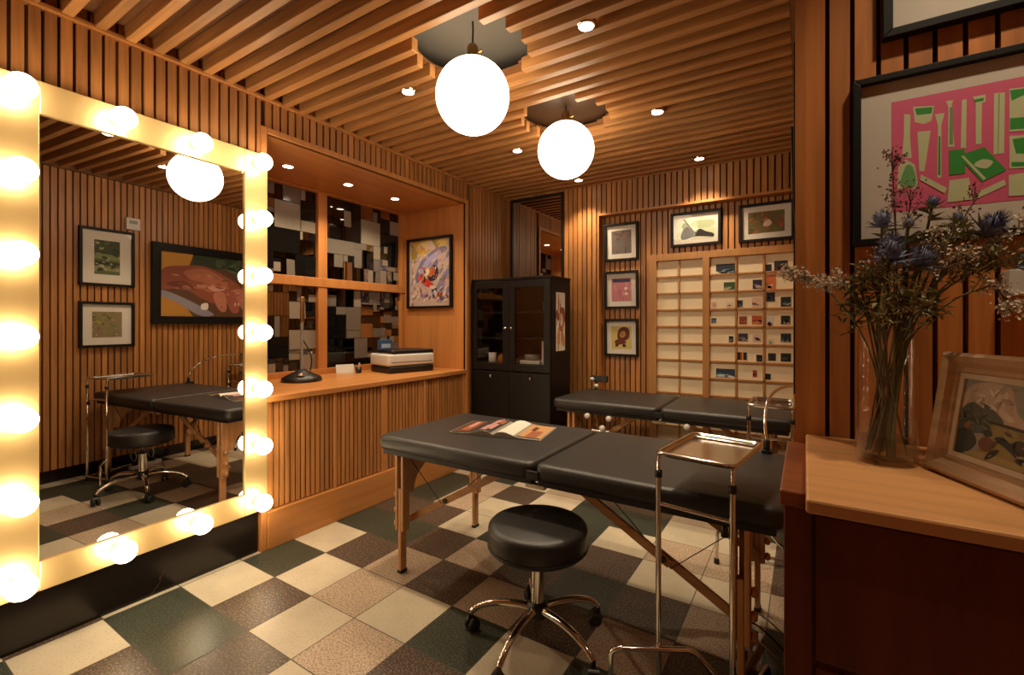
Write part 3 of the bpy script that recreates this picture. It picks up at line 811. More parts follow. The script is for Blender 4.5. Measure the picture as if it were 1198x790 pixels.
for s in (-1, 1):
    a, b_ = (-w/2+.003, -.0015) if s < 0 else (.0015, w/2-.003)
    mb = MB(); e = .062
    for q in ((a, a+e, .885, h-.006), (b_-e, b_, .885, h-.006), (a+e, b_-e, .885, .885+e), (a+e, b_-e, h-.006-e, h-.006)):
        mb.box(q[0], q[1], -d/2-.020, -d/2, q[2], q[3])
    dr = mb.build('door', BW, cb, bevel=.002)
    MB().box(a+e, b_-e, -d/2-.012, -d/2-.009, .885+e, h-.006-e).build('glass', M['cab_glass'], dr)
    k = MB(); k.M = Matrix.Translation((-s*.0+ (b_-.03 if s < 0 else a+.03), -d/2-.02, 1.26)) @ Matrix.Rotation(R(90),4,'X')
    k.lathe([(0,0),(.006,0),(.006,.012),(.012,.016),(.012,.022),(0,.026)], 16); k.build('knob', M['steel'], dr)
    dr = MB().box(a, b_, -d/2-.020, -d/2, .07, .875).build('door', BW, cb, bevel=.002)
    k = MB(); k.M = Matrix.Translation(((a+b_)/2+.02, -d/2-.02, .83)) @ Matrix.Rotation(R(90),4,'X')
    k.lathe([(0,0),(.006,0),(.006,.012),(.012,.016),(.012,.022),(0,.026)], 16); k.build('knob', M['steel'], dr)
pp = [(M['mount'], [(0,0),(1,0),(1,1),(0,1)])] + daubs(r5, 26, [F('#a8643c'),F('#c08858'),F('#8a4a34'),F('#b89870')], (.1,.25), (.1,.03,.9,.97))
mb, mats = art_panel(pp, .17, .50, M['mount'])
po = mb.build('poster', mats, None); po.location = (-1.7785, 3.585, 1.065); po.rotation_euler = (0,0,R(90))
tag(po, 'narrow orange and cream paper strip stuck on the side of the black cabinet', 'poster')
# things behind the glazed doors
def thing1(o, label, cat, loc, rz=0, group=None):
    o.location = loc; o.rotation_euler = (0,0,rz); return tag(o, label, cat, group)
thing1(MB().box(-.016,.016,-.09,.09,0,.20).build('book', M['white'], bevel=.003), 'white book standing upright inside the right glazed door of the black cabinet', 'book', (-1.885, 3.56, .9475), 0)
thing1(MB().box(-.10,.10,-.09,.09,0,.028).build('folder', M['mount'], bevel=.002), 'cream folder lying flat beside the white upright book in the black cabinet', 'folder', (-2.02, 3.56, .9475))
thing1(MB().lathe([(0,0),(.045,0),(.06,.01),(.07,.05),(.066,.05),(.05,.012),(0,.01)], 20).build('bowl', M['grey']), 'grey bowl resting on the cream folder in the black cabinet', 'bowl', (-2.04, 3.55, .976))
thing1(MB().lathe([(0,0),(.032,0),(.034,.004),(.036,.085),(.032,.085),(.03,.006),(0,.006)], 20).build('cup', M['white']), 'white cup behind the left glazed door of the black cabinet', 'cup', (-2.43, 3.50, .9475))
thing1(MB().lathe([(0,0),(.05,0),(.06,.02),(.055,.06),(.03,.075),(.02,.08),(0,.08)], 20).build('jar', flat('#9a5a20')), 'squat amber jar next to the white cup in the black cabinet', 'jar', (-2.31, 3.51, .9475))
thing1(MB().lathe([(0,0),(.022,0),(.024,.004),(.024,.075),(.012,.09),(.012,.11),(0,.11)], 16).build('bottle', M['white']), 'small white bottle on the top shelf in the black cabinet', 'bottle', (-1.89, 3.53, 1.4065))
cp = picture('small dark blue framed photograph leaning on the top shelf in the black cabinet', .15, .17, (-2.33, 3.62, 1.407), 0, [(F('#8fa4b8'), curve2([(.2,.2),(.5,.6),(.8,.5),(.7,.2)]))], F('#39485a'), .012, .012, None, False, R(-4))

# ================================================================== lattice screen on the back wall
ss = thing('shoji_screen', 'wooden lattice screen with cream paper panes on the back wall', 'screen', (-1.16, YW, 0), 0)
MB().box(.012, 1.155, -.022, 0, .0, 1.90).build('paper_backing', M['paper'], ss)
mb = MB()
x_l = [0.058, .437, .490, 1.080]
for a, b_ in ((0,.058),(.437,.490),(1.080,1.152)): mb.box(a,b_,-.05,.0,0,1.90)
mb.box(.058,.437,-.05,0,1.842,1.90); mb.box(.49,1.08,-.05,0,1.842,1.90)
mb.box(.058,.437,-.05,0,0,.06); mb.box(.49,1.08,-.05,0,0,.06)
mb.build('frame', M['shoji'], ss, bevel=.002)
for a, b_, xs in ((.058,.437,(.2475,)), (.49,1.08,(.6865,.8835))):
    mb = MB()
    for x in xs: mb.box(x-.007, x+.007, -.034, -.018, .06, 1.842)
    z = 1.842-.1425
    while z > .1: mb.box(a, b_, -.034, -.018, z-.007, z+.007); z -= .1425
    mb.build('lattice', M['shoji'], ss)

PH = [(-.552,1.744,.146,.086,'#1d2c38 #6a90a8 #d8dcd4','wide blue lake'), (-.243,1.734,.044,.056,'#14161a #2a2c34','tiny near-black'),
 (-.161,1.739,.096,.092,'#2a2426 #6a3438 #8a8a8a','dark red and grey'), (-.523,1.604,.088,.066,'#35502c #8a9a64 #d0d4b8','green meadow'),
 (-.321,1.609,.071,.077,'#2a1f30 #8a7a8c #c8b8b0','purple and white'), (-.227,1.617,.07,.129,'#c86a3c #a04834 #d8a47c','tall orange'),
 (-.637,1.454,.039,.05,'#d8a898 #c09080','tiny salmon'), (-.52,1.452,.057,.05,'#dcc8b0 #c8b498','very pale cream'),
 (-.445,1.457,.043,.062,'#1c2230 #4a5060 #a89888','small navy'), (-.327,1.468,.071,.076,'#d8b09c #a86c58 #e0ccb8','peach portrait'),
 (-.23,1.506,.064,.075,'#16181c #384048','black and slate'), (-.128,1.466,.073,.08,'#141a18 #3c5040 #8a9a90','dark green'),
 (-.639,1.325,.043,.043,'#3c4858 #8c98a4','small grey blue'), (-.423,1.324,.061,.068,'#8a3c1c #b0602c','rust brown'),
 (-.324,1.327,.077,.074,'#b84c20 #2a1612 #d88850','bright orange and black'), (-.238,1.31,.047,.08,'#c8ccd0 #14161a #7a2018','black with red foot'),
 (-.13,1.326,.068,.072,'#0e1012 #2c3034 #c0a890','black with one pale spot'), (-.51,1.172,.038,.055,'#101014 #9a8a78','small black heart-like'),
 (-.423,1.188,.073,.067,'#2c2030 #b898a0 #d8c0b0','plum topped pink'), (-.324,1.183,.065,.066,'#d0b0a0 #2a1c1a','pale pink over black'),
 (-.229,1.155,.041,.045,'#c8c0a0 #98a080','pale sage'), (-.128,1.19,.073,.071,'#10181a #2c4a50 #7a9a9a','dark teal'),
 (-.429,1.038,.073,.066,'#16100e #a83018 #d8a030','black red and yellow striped'), (-.308,1.026,.047,.059,'#0e0e10 #403c3c','small square black'),
 (-.221,1.039,.058,.064,'#1a1a18 #3c3a34','charcoal'), (-.128,1.039,.073,.069,'#0c0c0e #4a4844','black with grey centre'),
 (-.552,.895,.146,.075,'#28384c #7a94b0 #c8d4dc','wide blue beach'), (-.339,.903,.035,.059,'#a83020 #5a2018','little red oval'),
 (-.248,.885,.043,.051,'#101010 #2a2622','small black blot')]
rows = ['top', 'second', 'third', 'fourth', 'fifth', 'sixth', 'seventh']
for n, (x, z, w, h, cs, what) in enumerate(PH):
    cs = [F(c) for c in cs.split()]
    rr = random.Random(40+n)
    stripes = 'striped' in what
    mb = MB()
    mats = [M['mount']] + cs
    mb.box(-w/2, w/2, -.0012, 0, -h/2, h/2, 0)
    k = len(cs); e = .0025; iw, ih = w-2*e, h-2*e
    mb.poly([(-iw/2,-.0014,-ih/2),(iw/2,-.0014,-ih/2),(iw/2,-.0014,ih/2),(-iw/2,-.0014,ih/2)], 1)
    if stripes:
        for q, (a, b_) in enumerate(((.3,.48),(.48,.62))):
            mb.poly([(-iw/2+a*iw,-.0016,-ih/2),(-iw/2+b_*iw,-.0016,-ih/2),(-iw/2+b_*iw,-.0016,ih/2),(-iw/2+a*iw,-.0016,ih/2)], 2+q)
    else:
        for q in range(1, k):
            cx, cy = rr.uniform(.3,.7), (.28 if q == 1 else .12)
            for (_, pts) in daubs(rr, 2, [0], (.25,.42), (cx-.2, cy, cx+.2, cy+.15), 0):
                mb.poly([(-iw/2+min(max(u,0),1)*iw, -.0014-.0002*q, -ih/2+min(max(v,0),1)*ih) for u, v in pts], 1+q)
    o = mb.build('photo_print', mats)
    row = min(6, max(0, round((1.75-z)/.1425)))
    o.location = (x, YW-.0225, z)
    tag(o, f'{what} photo print stuck in the {rows[row]} row of the lattice', 'photo', 'photo prints on the lattice screen')

# ================================================================== folding massage tables
def massage_table(label, L, W, loc, split=0.0, cradle=False, inset=.15):
    t = thing('massage_table', label, 'massage table', loc, 0, 'folding massage tables')
    H, ct_ = .71, .075
    x0, x1 = -L/2, L/2
    for a, b_ in ((x0, split-.003), (split+.003, x1)):
        c = rounded_box('cushion', (b_-a, W, ct_), .045, .026, M['vinyl'], t, ((a+b_)/2, 0, H-ct_/2), 6, 5)
        mb = MB()
        a2, b2 = a+.03, b_-.012 if b_ < x1-.01 else b_-.03
        a2 = a+.012 if a > x0+.01 else a2
        mb.box(a2, b2, -W/2+.02, -W/2+.045, H-ct_-.022, H-ct_+.004); mb.box(a2, b2, W/2-.045, W/2-.02, H-ct_-.022, H-ct_+.004)
        mb.box(a2, a2+.025, -W/2+.045, W/2-.045, H-ct_-.022, H-ct_+.004); mb.box(b2-.025, b2, -W/2+.045, W/2-.045, H-ct_-.022, H-ct_+.004)
        mb.build('rail', M['seam'], t, bevel=.003)
    # corner caps of the leatherette
    for sx in (-1, 1):
        lx = sx*(L/2-inset)
        for sy in (-1, 1):
            ly = sy*(W/2-.055)
            up = MB()
            for o_ in (-.030, .012): up.box(lx+o_, lx+o_+.018, ly-.024, ly+.024, .22, H-ct_-.02)
            lg = up.build('leg', M['beech'], t, bevel=.004)
            MB().box(lx-.011, lx+.011, ly-.021, ly+.021, .012, .44).build('extension', M['beech'], lg, bevel=.004)
            MB().box(lx-.013, lx+.013, ly-.023, ly+.023, 0, .014).build('foot', M['rubber'], lg)
            for z in (.25, .32, .40):
                k = MB(); k.M = Matrix.Translation((lx-sx*-.030, ly, z)) @ Matrix.Rotation(R(90*sx),4,'Y')
                k.lathe([(0,0),(.010,0),(.016,.004),(.018,.012),(.012,.02),(0,.022)], 14); k.build('knob', M['beech'], lg)
        # arched end panel between the two legs of an end
        arch = [(-W/2+.08, H-ct_-.03), (-W/2+.08, .40)]
        for k in range(13):
            a = PI - PI*k/12
            arch.append((math.cos(a)*(W/2-.13), .40 + math.sin(a)*.17))
        arch += [(W/2-.08, .40), (W/2-.08, H-ct_-.03)]
        MB().prism(arch, 'x', lx-.009, lx+.009).build('end_panel', M['beech'], t, bevel=.002)
        for sy in (-1, 1):
            y = sy*(W/2-.098)
            p, q = Vector((sx*.17, y, .625)), Vector((lx-sx*.004, y, .262))
            dvec = (q-p); mid = p + dvec*.62
            n = Vector((-dvec.z, 0, dvec.x)).normalized()*.017
            mb = MB()
            for a, b_, yo in ((p, mid, -.008), (mid-dvec.normalized()*.06, q, .008)):
                v = [a+n, b_+n, b_-n, a-n]
                mb.add([Vector((c.x, c.y+yo-.007, c.z)) for c in v]+[Vector((c.x, c.y+yo+.007, c.z)) for c in v],
                       [(0,1,2,3),(7,6,5,4),(0,4,5,1),(1,5,6,2),(2,6,7,3),(3,7,4,0)])
            st = mb.build('strut', M['beech_x'], t, bevel=.002)
            h_ = MB(); h_.tube([mid-dvec.normalized()*.03+Vector((0,-.022,0)), mid-dvec.normalized()*.03+Vector((0,.022,0))], .012, 12); h_.build('hinge', M['black'], st)
            MB().tube([(lx-sx*.012, y, H-ct_-.05), mid+Vector((0,0,-.02)), (sx*.30, y+sy*-.03, .60)], .0022, 6).build('cable', M['black'], t)
    for sy in (-1, 1): MB().box(split-.045, split+.045, sy*(W/2-.034)-.014, sy*(W/2-.034)+.014, H-ct_-.036, H-ct_-.018).build('fold_hinge', M['steel'], t)
    for sy in (-1, 1):
        mb = MB(); mb.box(split-.03, split+.03, sy*(W/2)-.004 if sy < 0 else W/2-.004, sy*(W/2)+.004 if sy < 0 else W/2+.004, H-.068, H-.03)
        mb.build('corner_guard', M['seam'], t, bevel=.002)
    if cradle:
        b0 = MB()
        for sy in (-.09, .09): b0.tube([(x0+.10, sy, H-.10),(x0-.02, sy, H-.10)], .010, 10)
        b0.box(x0+.02, x0+.06, -.14, .14, H-.14, H-.085)
        b0.build('cradle_socket', M['black'], t)
        mb = MB()
        mb.tube([(x0+.10, W/2-.04, H-.02),(x0+.11, W/2-.03, H+.10)], .012, 10)
        mb.box(x0+.05, x0+.21, W/2-.05, W/2-.01, H+.065, H+.12)
        cr = mb.build('headrest_bracket', M['black'], t, bevel=.006)
        for dx, dz in ((.075,.088),(.115,.03)):
            k = MB(); k.M = Matrix.Translation((x0+dx, W/2-.05, H+dz)) @ Matrix.Rotation(R(90),4,'X')
            k.lathe([(0,0),(.012,0),(.020,.006),(.020,.020),(0,.024)], 16); k.build('knob', M['white'], cr)
        for xk, zk in ((x0+.30,.60), (x0+.47,.595), (x0+.42,.52), (x0+1.02,.60)):
            k = MB(); k.M = Matrix.Translation((xk, -W/2+.018, zk)) @ Matrix.Rotation(R(90),4,'X')
            k.lathe([(0,0),(.014,0),(.022,.006),(.022,.020),(.012,.03),(0,.03)], 16); k.build('knob', M['white'], t)
        MB().tube([(x0+.33, -W/2+.03, .495),(x0+.62, -W/2+.03, .485)], .011, 10).build('brace_rod', M['steel'], t)
    return t
massage_table('black padded massage table in the foreground with an open magazine lying on it', 1.87, .745, (-.985, 2.06, 0), .015, inset=.135)
massage_table('black padded massage table behind, along the lattice screen, with white knobs beneath', 1.64, .70, (-.875, 3.61, 0), .01, True)

# ---- open magazine
mg_ = thing('magazine', 'open illustrated magazine with bright photographs lying on the foreground massage table', 'magazine', (-1.405, 2.13, .7105), R(11.5))
for s in (-1, 1):
    mb = MB(); n = 10; vs = []
    def hz(u): return .004 + .020*math.exp(-((u-.22)/.22)**2) * (1 if u > .06 else u/.06) + .006*(1-u)
    for i in range(n+1):
        u = i/n
        for v in (-.155, .155): vs.append((s*u*.255, v, hz(u)))
    b0 = len(vs)
    for i in range(n+1):
        u = i/n
        for v in (-.155, .155): vs.append((s*(u*.255+ .003*u), v, .0005))
    fs = []
    for i in range(n):
        a = 2*i
        q = (a, a+2, a+3, a+1); fs.append(q if s > 0 else q[::-1])
        q = (b0+a, b0+a+2, a+2, a); fs.append(q if s > 0 else q[::-1])
        q = (a+1, a+3, b0+a+3, b0+a+1); fs.append(q if s > 0 else q[::-1])
    fs.append((2*n, b0+2*n, b0+2*n+1, 2*n+1))
    mb.add(vs, fs, 0)
    pics = [((.06,.98,-.15,.15), 1)] if s < 0 else [((.04,.44,-.15,.15), 2), ((.5,.97,-.14,.15), 3)]
    mats = [flat('#8a8272'), flat('#120c0c'), flat('#d9d2c8', .4), flat('#bb8a5c', .4), flat('#94583c', .4), flat('#b88680', .4), flat('#5c3020', .4)]
    def patch(u0, u1, v0, v1, k, lift):
        m_ = 8; pv = []
        for i in range(m_+1):
            u = u0+(u1-u0)*i/m_
            for v in (v0, v1): pv.append((s*u*.255, v, hz(u)+lift))
        mb.add(pv, [((2*i,2*i+2,2*i+3,2*i+1) if s > 0 else (2*i+1,2*i+3,2*i+2,2*i)) for i in range(m_)], k)
    for (q, k) in pics: patch(*q, k, .0006)
    if s < 0:
        patch(.58,.94,-.13,.14,6,.001); patch(.66,.86,-.09,.13,4,.0014); patch(.72,.82,-.02,.12,5,.0017)
        patch(.12,.40,-.10,.02,5,.001); patch(.2,.32,-.13,.12,5,.0014); patch(.08,.2,.04,.12,4,.0014)
    else:
        patch(.5,.97,-.14,-.125,1,.001); patch(.64,.88,-.12,.02,4,.001); patch(.60,.70,.02,.10,6,.0014)
    mb.build('page', mats, mg_)

# ---- wheeled stool
st_ = thing('wheeled_stool', 'round black padded stool on chrome five-star base before the massage table', 'stool', (-.925, 1.655, 0), R(55))
mb = MB(); mb.lathe([(0,.380),(.165,.380),(.190,.385),(.200,.395),(.203,.42),(.203,.462),(.201,.476),(.193,.485),(.175,.490),(.08,.492),(0,.492)], 48)
mb.build('seat', M['vinyl'], st_)
mb = MB(); mb.lathe([(.2025,.398),(.2055,.400),(.2055,.404),(.2025,.406)], 48); mb.build('piping', M['seam'], st_)
mb = MB(); mb.lathe([(0,.362),(.09,.362),(.10,.368),(.10,.381),(0,.381)], 24); mb.build('mounting_plate', M['black'], st_)
mb = MB(); mb.lathe([(.026,.16),(.026,.30),(.026,.30),(.019,.30),(.019,.365)], 20); mb.build('column', M['chrome'], st_)
MB().tube([(.05,.02,.372),(.18,.05,.368),(.215,.06,.36)], [.006,.006,.010], 8).build('lever', M['black'], st_)
mb = MB(); mb.lathe([(0,.108),(.036,.108),(.042,.115),(.042,.155),(.034,.165),(.026,.168)], 20); mb.build('hub', M['black'], st_)
for k in range(5):
    a = 2*PI*k/5; ca, sa = math.cos(a), math.sin(a)
    pr_ = [(.035,.138),(.11,.142),(.20,.128),(.262,.104),(.285,.082)]
    mb = MB(); pts = bez((.035*ca,.035*sa,.140),(.13*ca,.13*sa,.150),(.25*ca,.25*sa,.135),(.287*ca,.287*sa,.078), 12)
    mb.tube(pts, [.017-.005*i/12 for i in range(13)], 12); lg = mb.build('leg', M['chrome'], st_)
    cx, cy = .290*ca, .290*sa
    cs = MB(); tw = a + 1.1 + .7*k; ux, uy = math.cos(tw), math.sin(tw); ox, oy = -uy*.012, ux*.012
    for s in (-1, 1):
        c0 = Vector((cx+ox+ux*.006*s, cy+oy+uy*.006*s, .027)); c1 = Vector((cx+ox+ux*.024*s, cy+oy+uy*.024*s, .027))
        cs.tube([c0, c0+(c1-c0)*.15, c0+(c1-c0)*.85, c1], [.023,.0265,.0265,.021], 18)
    cs.build('caster', M['rubber'], st_)
    ch = MB(); ch.tube([(cx+ox-ux*.02, cy+oy-uy*.02, .045),(cx+ox+ux*.02, cy+oy+uy*.02, .045)], .016, 10)
    ch.tube([(cx,cy,.045),(cx,cy,.085)], .009, 10); ch.build('caster_fork', M['black'], lg)

# ---- instrument trays on chrome stands
def tray_stand(label, loc, rz, w=.27, d=.37, h=.85):
    t = thing('tray_stand', label, 'tray stand', loc, rz, 'chrome tray stands')
    bm = bmesh.new()
    n_ = 6; rings = []
    for (ins, z, rr) in ((0,h,.03),(.004,h+.006,.03),(.010,h+.006,.028),(.016,h-.002,.026),(.020,h-.012,.024)):
        ring = []
        for cx, cy, a0 in ((w/2-ins-rr, d/2-ins-rr, 0), (-(w/2-ins-rr), d/2-ins-rr, 90), (-(w/2-ins-rr), -(d/2-ins-rr), 180), (w/2-ins-rr, -(d/2-ins-rr), 270)):
            for k in range(n_+1):
                a = R(a0+90*k/n_); ring.append(bm.verts.new((cx+rr*math.cos(a), cy+rr*math.sin(a), z)))
        rings.append(ring)
    L_ = len(rings[0])
    for a, b_ in zip(rings, rings[1:]):
        for k in range(L_): bm.faces.new((a[k], a[(k+1)%L_], b_[(k+1)%L_], b_[k]))
    bm.faces.new(rings[-1])
    for f in bm.faces: f.smooth = len(f.verts) == 4
    me = bpy.data.meshes.new('tray'); bm.to_mesh(me); bm.free(); me.materials.append(M['steel'])
    o = bpy.data.objects.new('tray', me); COL.objects.link(o); o.parent = t
    so = o.modifiers.new('sheet', 'SOLIDIFY'); so.thickness = .0016; so.offset = 0
    # carrying frame: a round-bar loop that turns down into the two posts
    yf = -d/2+.012
    mb = MB()
    mb.tube(fillet([(-w/2+.012, yf, .50),(-w/2+.012, yf, h-.010),(-w/2+.012, d/2-.02, h-.010),(w/2-.012, d/2-.02, h-.010),(w/2-.012, yf, h-.010),(w/2-.012, yf, .50)], .02), .0058, 10)
    mb.build('upper_frame', M['chrome'], t)
    mb = MB()
    for s in (-1, 1): mb.tube([(s*(w/2-.012), yf, .028),(s*(w/2-.012), yf, .775)], .0095, 14)
    mb.build('post', M['chrome'], t)
    mb = MB()
    for s in (-1, 1): mb.lathe([(.0096,.765),(.0125,.767),(.0125,.790),(.007,.792)], 14, c=(s*(w/2-.012), yf, 0))
    mb.build('collar', M['black'], t)
    mb = MB(); mb.tube([(-w/2+.012, yf, .675),(w/2-.012, yf, .675)], .0065, 10); mb.build('crossbar', M['chrome'], t)
    k = MB(); k.M = Matrix.Translation((w/2-.035, yf-.004, .675)) @ Matrix.Rotation(R(0),4,'X')
    k.lathe([(.007,-.05),(.011,-.05),(.011,-.02),(.007,-.018)], 12); k.build('adjuster', M['black'], t)
    mb = MB()
    fa, fb = (-.246, -.296), (.092, -.037)
    mb.tube(fillet([(*fa, .012),(fa[0]+.004, fa[1]+.003, .165),(fa[0]+.026, fa[1]+.014, .180),(-.022, -.122, .178),(*fb, .014)], .03), .0095, 12)
    mb.build('foot_tube', M['chrome'], t)
    mb = MB()
    mb.tube(fillet([(w/2-.012, yf, .03),(w/2-.012, yf+.10, .03),(w/2+.01, yf+.36, .03)], .03), .0095, 12)
    mb.tube(fillet([(-w/2+.012, yf, .03),(w/2-.012, yf, .03)], .03), .0095, 12)
    mb.build('base_tube', M['chrome'], t)
    mb = MB()
    for p in (fa, fb, (w/2+.01, yf+.36), (-w/2+.012, yf), (w/2-.012, yf)): mb.lathe([(0,0),(.014,0),(.014,.02),(.010,.03),(0,.03)], 12, c=(p[0], p[1], 0))
    mb.build('foot', M['rubber'], t)
    return t
tray_stand('chrome stand with shallow steel tray at the near edge of the foreground massage table', (-.288, 1.795, 0), R(-8), .265, .385)
tray_stand('second chrome tray stand between the two massage tables, half hidden by the partition', (-.162, 3.01, 0), 0, .23, .32)

# ---- gooseneck lamp clamped to the foreground table
gl = thing('gooseneck_lamp', 'thin curved gooseneck lamp clamped at the far corner of the foreground massage table', 'lamp', (-.150, 2.405, .712), 0)
mb = MB(); mb.box(-.02,.02,-.02,.04,0,.012); mb.box(-.02,.02,.028,.04,-.10,0); mb.box(-.02,.02,-.01,.04,-.112,-.10); mb.lathe([(0,.012),(.014,.012),(.014,.05),(.008,.06),(0,.06)],14)
mb.build('clamp', M['black'], gl, bevel=.002)
pts = bez((0,0,.05),(-.03,.02,.24),(.0,.34,.27),(.115,.60,.245), 20)
MB().tube(pts, .0075, 10).build('neck', M['steel'], gl)
hd = MB(); hd.M = Matrix.Translation((.117,.66,.238)) @ Matrix.Rotation(R(-100),4,'X'); hd.lathe([(0,-.06),(.010,-.06),(.016,-.04),(.022,.03),(.020,.03),(.014,-.038),(0,-.04)], 18)
hd.build('head', M['black'], gl)

# ---- power strip and leads on the floor by the chest
ps = thing('power_strip', 'white power strip and tangled leads on the floor beneath the table end', 'power strip', (-.19, 2.02, 0), R(80))
rounded_box('body', (.26,.055,.035), .01, .006, M['white'], ps, (0,0,.018))
for k in range(3): MB().box(-.09+.075*k-.018, -.09+.075*k+.018, -.018, .018, .036, .07).build('plug', M['black'] if k != 1 else M['white'], ps, bevel=.004)
for k in range(3):
    q = -.09+.075*k
    MB().tube(bez((q,0,.068),(q+.02,.05,.20),(q-.05,-.10,.16),(q+.10,-.13,.005), 14), .0035, 6).build('lead', M['white'] if k != 1 else M['black'], ps)

# ================================================================== the chest in front of the partition
dx0, dx1, dy0, dy1, dz = -.037, 1.10, .895, YP-.003, 1.022
ch_ = thing('chest', 'dark red brown wooden chest standing against the partition under the flowers', 'chest', (0, 0, 0))
mb = MB(); mb.box(dx0+.012, dx1-.012, dy0+.022, dy1, .06, dz-.026); mb.box(dx0+.03, dx1-.03, dy0+.05, dy1-.01, 0, .06)
mb.build('carcass', M['mahogany'], ch_, bevel=.002)
MB().box(dx0, dx1, dy0, dy1, dz-.026, dz).build('top', M['mahog_x'], ch_, bevel=.003)
for x in (dx0+.006, dx1-.046): MB().box(x, x+.04, dy0+.010, dy0+.024, .06, dz-.027).build('stile', M['mahogany'], ch_, bevel=.002)
for a, b_ in ((.075,.40),(.412,.735),(.747,.985)):
    dw = MB().box(dx0+.050, dx1-.050, dy0+.014, dy0+.024, a, b_).build('drawer', M['mahogany'], ch_, bevel=.002)
    for xk in (dx0+.75, dx0+.95):
        k = MB(); k.M = Matrix.Translation((xk, dy0+.014, (a+b_)/2)) @ Matrix.Rotation(R(90),4,'X'); k.lathe([(0,0),(.007,0),(.007,.012),(.013,.016),(.012,.024),(0,.027)], 14); k.build('knob', M['brass'], dw)
bo = MB().box(.0, 1.00, .80, 1.272, dz+.0005, dz+.022).build('tray_board', M['maple'], bevel=.004)
tag(bo, 'pale maple board lying on top of the red brown chest', 'board')
ZB = dz+.0225

# ---- vase and flowers
va = thing('vase', 'clear cylindrical glass vase of flower stems and water on the pale board', 'vase', (.126, 1.097, ZB))
VH, VR = .245, .0462
mb = MB(); mb.lathe([(0,0),(VR-.003,0),(VR,.003),(VR,VH),(VR-.001,VH+.0012),(VR-.003,VH),(VR-.003,.010),(0,.010)], 48); mb.build('glass', M['vase_glass'], va)
mb = MB(); mb.lathe([(0,.0105),(VR-.0034,.0105),(VR-.0034,.045),(0,.045)], 40); mb.build('water', M['water'], va)
VC = Vector((.126, 1.097, ZB))
fr = random.Random(21)
def stem_path(tip, a, rb=.026):
    """from the vase floor, over the rim on the other side, to the tip"""
    tip = Vector(tip)
    ab = a + PI + fr.uniform(-1.3, 1.3); rb = rb*fr.uniform(.5, 1.25); ar = a + fr.uniform(-.5, .5); rr = fr.uniform(.018, .038)
    base = VC + Vector((rb*math.cos(ab), rb*math.sin(ab), .014))
    rim = VC + Vector((rr*math.cos(ar), rr*math.sin(ar), VH))
    mid = rim + (tip-rim)*.5 + Vector((0,0,.015))
    return [base] + bez(base.lerp(rim,.35), base.lerp(rim,.8), rim, mid, 6) + bez(mid, mid.lerp(tip,.4)+Vector((0,0,.008)), mid.lerp(tip,.75)+Vector((0,0,.006)), tip, 6)[1:]
def blade(mb, p, d, L, w, m=0, droop=.25, up=Vector((0,0,1))):
    d = Vector(d).normalized(); s = d.cross(up)
    if s.length < 1e-3: s = Vector((1,0,0))
    s.normalize(); nrm = s.cross(d)
    P = [Vector(p)]
    L1, L2 = P[0]+d*L*.45+nrm*L*.05, P[0]+d*L-nrm*L*droop
    c = P[0]+d*L*.45
    mb.add([P[0], c+s*w/2+nrm*.1*w, c-s*w/2+nrm*.1*w, L2], [(0,1,3),(0,3,2)], m, False)
def flower_root(name, label, cat, group='flower stems in the glass vase'):
    return thing(name, label, cat, (VC.x, VC.y, VC.z+.014), 0, group)
def rel(t, pts): 
    o = Vector(t.location); return [Vector(p)-o for p in pts]
def thistle(tip, label, r=.017, deep=False, bud=False):
    a = math.atan2(tip[1]-VC.y, tip[0]-VC.x) + fr.uniform(-.3,.3)
    t = flower_root('thistle', label, 'flower')
    pts = rel(t, stem_path(tip, a)); MB().tube(pts, [.0022]*len(pts), 7).build('stem', M['stem'], t)
    tp = pts[-1]; ax = (pts[-1]-pts[-2]).normalized(); ax = (ax+Vector((0,0,.5))).normalized()
    rot = ax.to_track_quat('Z','Y').to_matrix()
    mb = MB()
    hm = M['thistle_d'] if deep else M['thistle']
    mb.M = Matrix.Translation(tp) @ rot.to_4x4()
    mb.sphere((0,0,r*.9), r*.72, 14, 10, 0, 1, 1, 1.25)
    for k in range(150 if not bud else 60):
        z = fr.uniform(-.5, 1); q = math.sqrt(1-z*z); b_ = fr.uniform(0, 2*PI)
        dd = Vector((q*math.cos(b_), q*math.sin(b_), z*1.2+.15)); c = Vector((0,0,r*.9))+Vector((dd.x,dd.y,dd.z))*r*.6
        s = dd.orthogonal().normalized()*r*.05; e = c+dd*r*fr.uniform(.35,.65); s2 = dd.cross(s).normalized()*r*.05
        mb.add([c+s, c-s*.5+s2, c-s*.5-s2, e], [(0,1,3),(1,2,3),(2,0,3)], 0)
    mb.build('head', hm, t)
    mb = MB(); mb.M = Matrix.Translation(tp) @ rot.to_4x4()
    for k in range(11):
        b_ = 2*PI*k/11 + fr.uniform(-.15,.15)
        blade(mb, (0,0,0), (math.cos(b_), math.sin(b_), fr.uniform(.0,.5)), r*fr.uniform(1.7,2.5), r*.42, 0, fr.uniform(-.15,.2))
    mb.build('bract', M['bract'] if bud else M['thistle'], t)
    mb = MB()
    for k in range(5):
        i = fr.randint(8, len(pts)-2); b_ = fr.uniform(0, 2*PI)
        for q in range(3): blade(mb, pts[i], (math.cos(b_+q*.5-.5), math.sin(b_+q*.5-.5), fr.uniform(.1,.7)), fr.uniform(.02,.038), .008, 0, .2)
    mb.build('leaf', M['leaf'], t)
    return t
thistle((.118,1.080,1.475), 'blue thistle standing highest, just below the lower corner of the pink print', .016)
thistle((.124,1.045,1.408), 'largest blue thistle, low in the middle of the bunch', .022)
thistle((.165,1.060,1.398), 'blue thistle close beside the largest one, slightly lower', .019)
thistle((.138,1.115,1.440), 'dull blue thistle half hidden behind the largest one', .016, True)
thistle((.258,1.100,1.452), 'deep blue thistle leaning far out towards the white box shelf', .020, True)
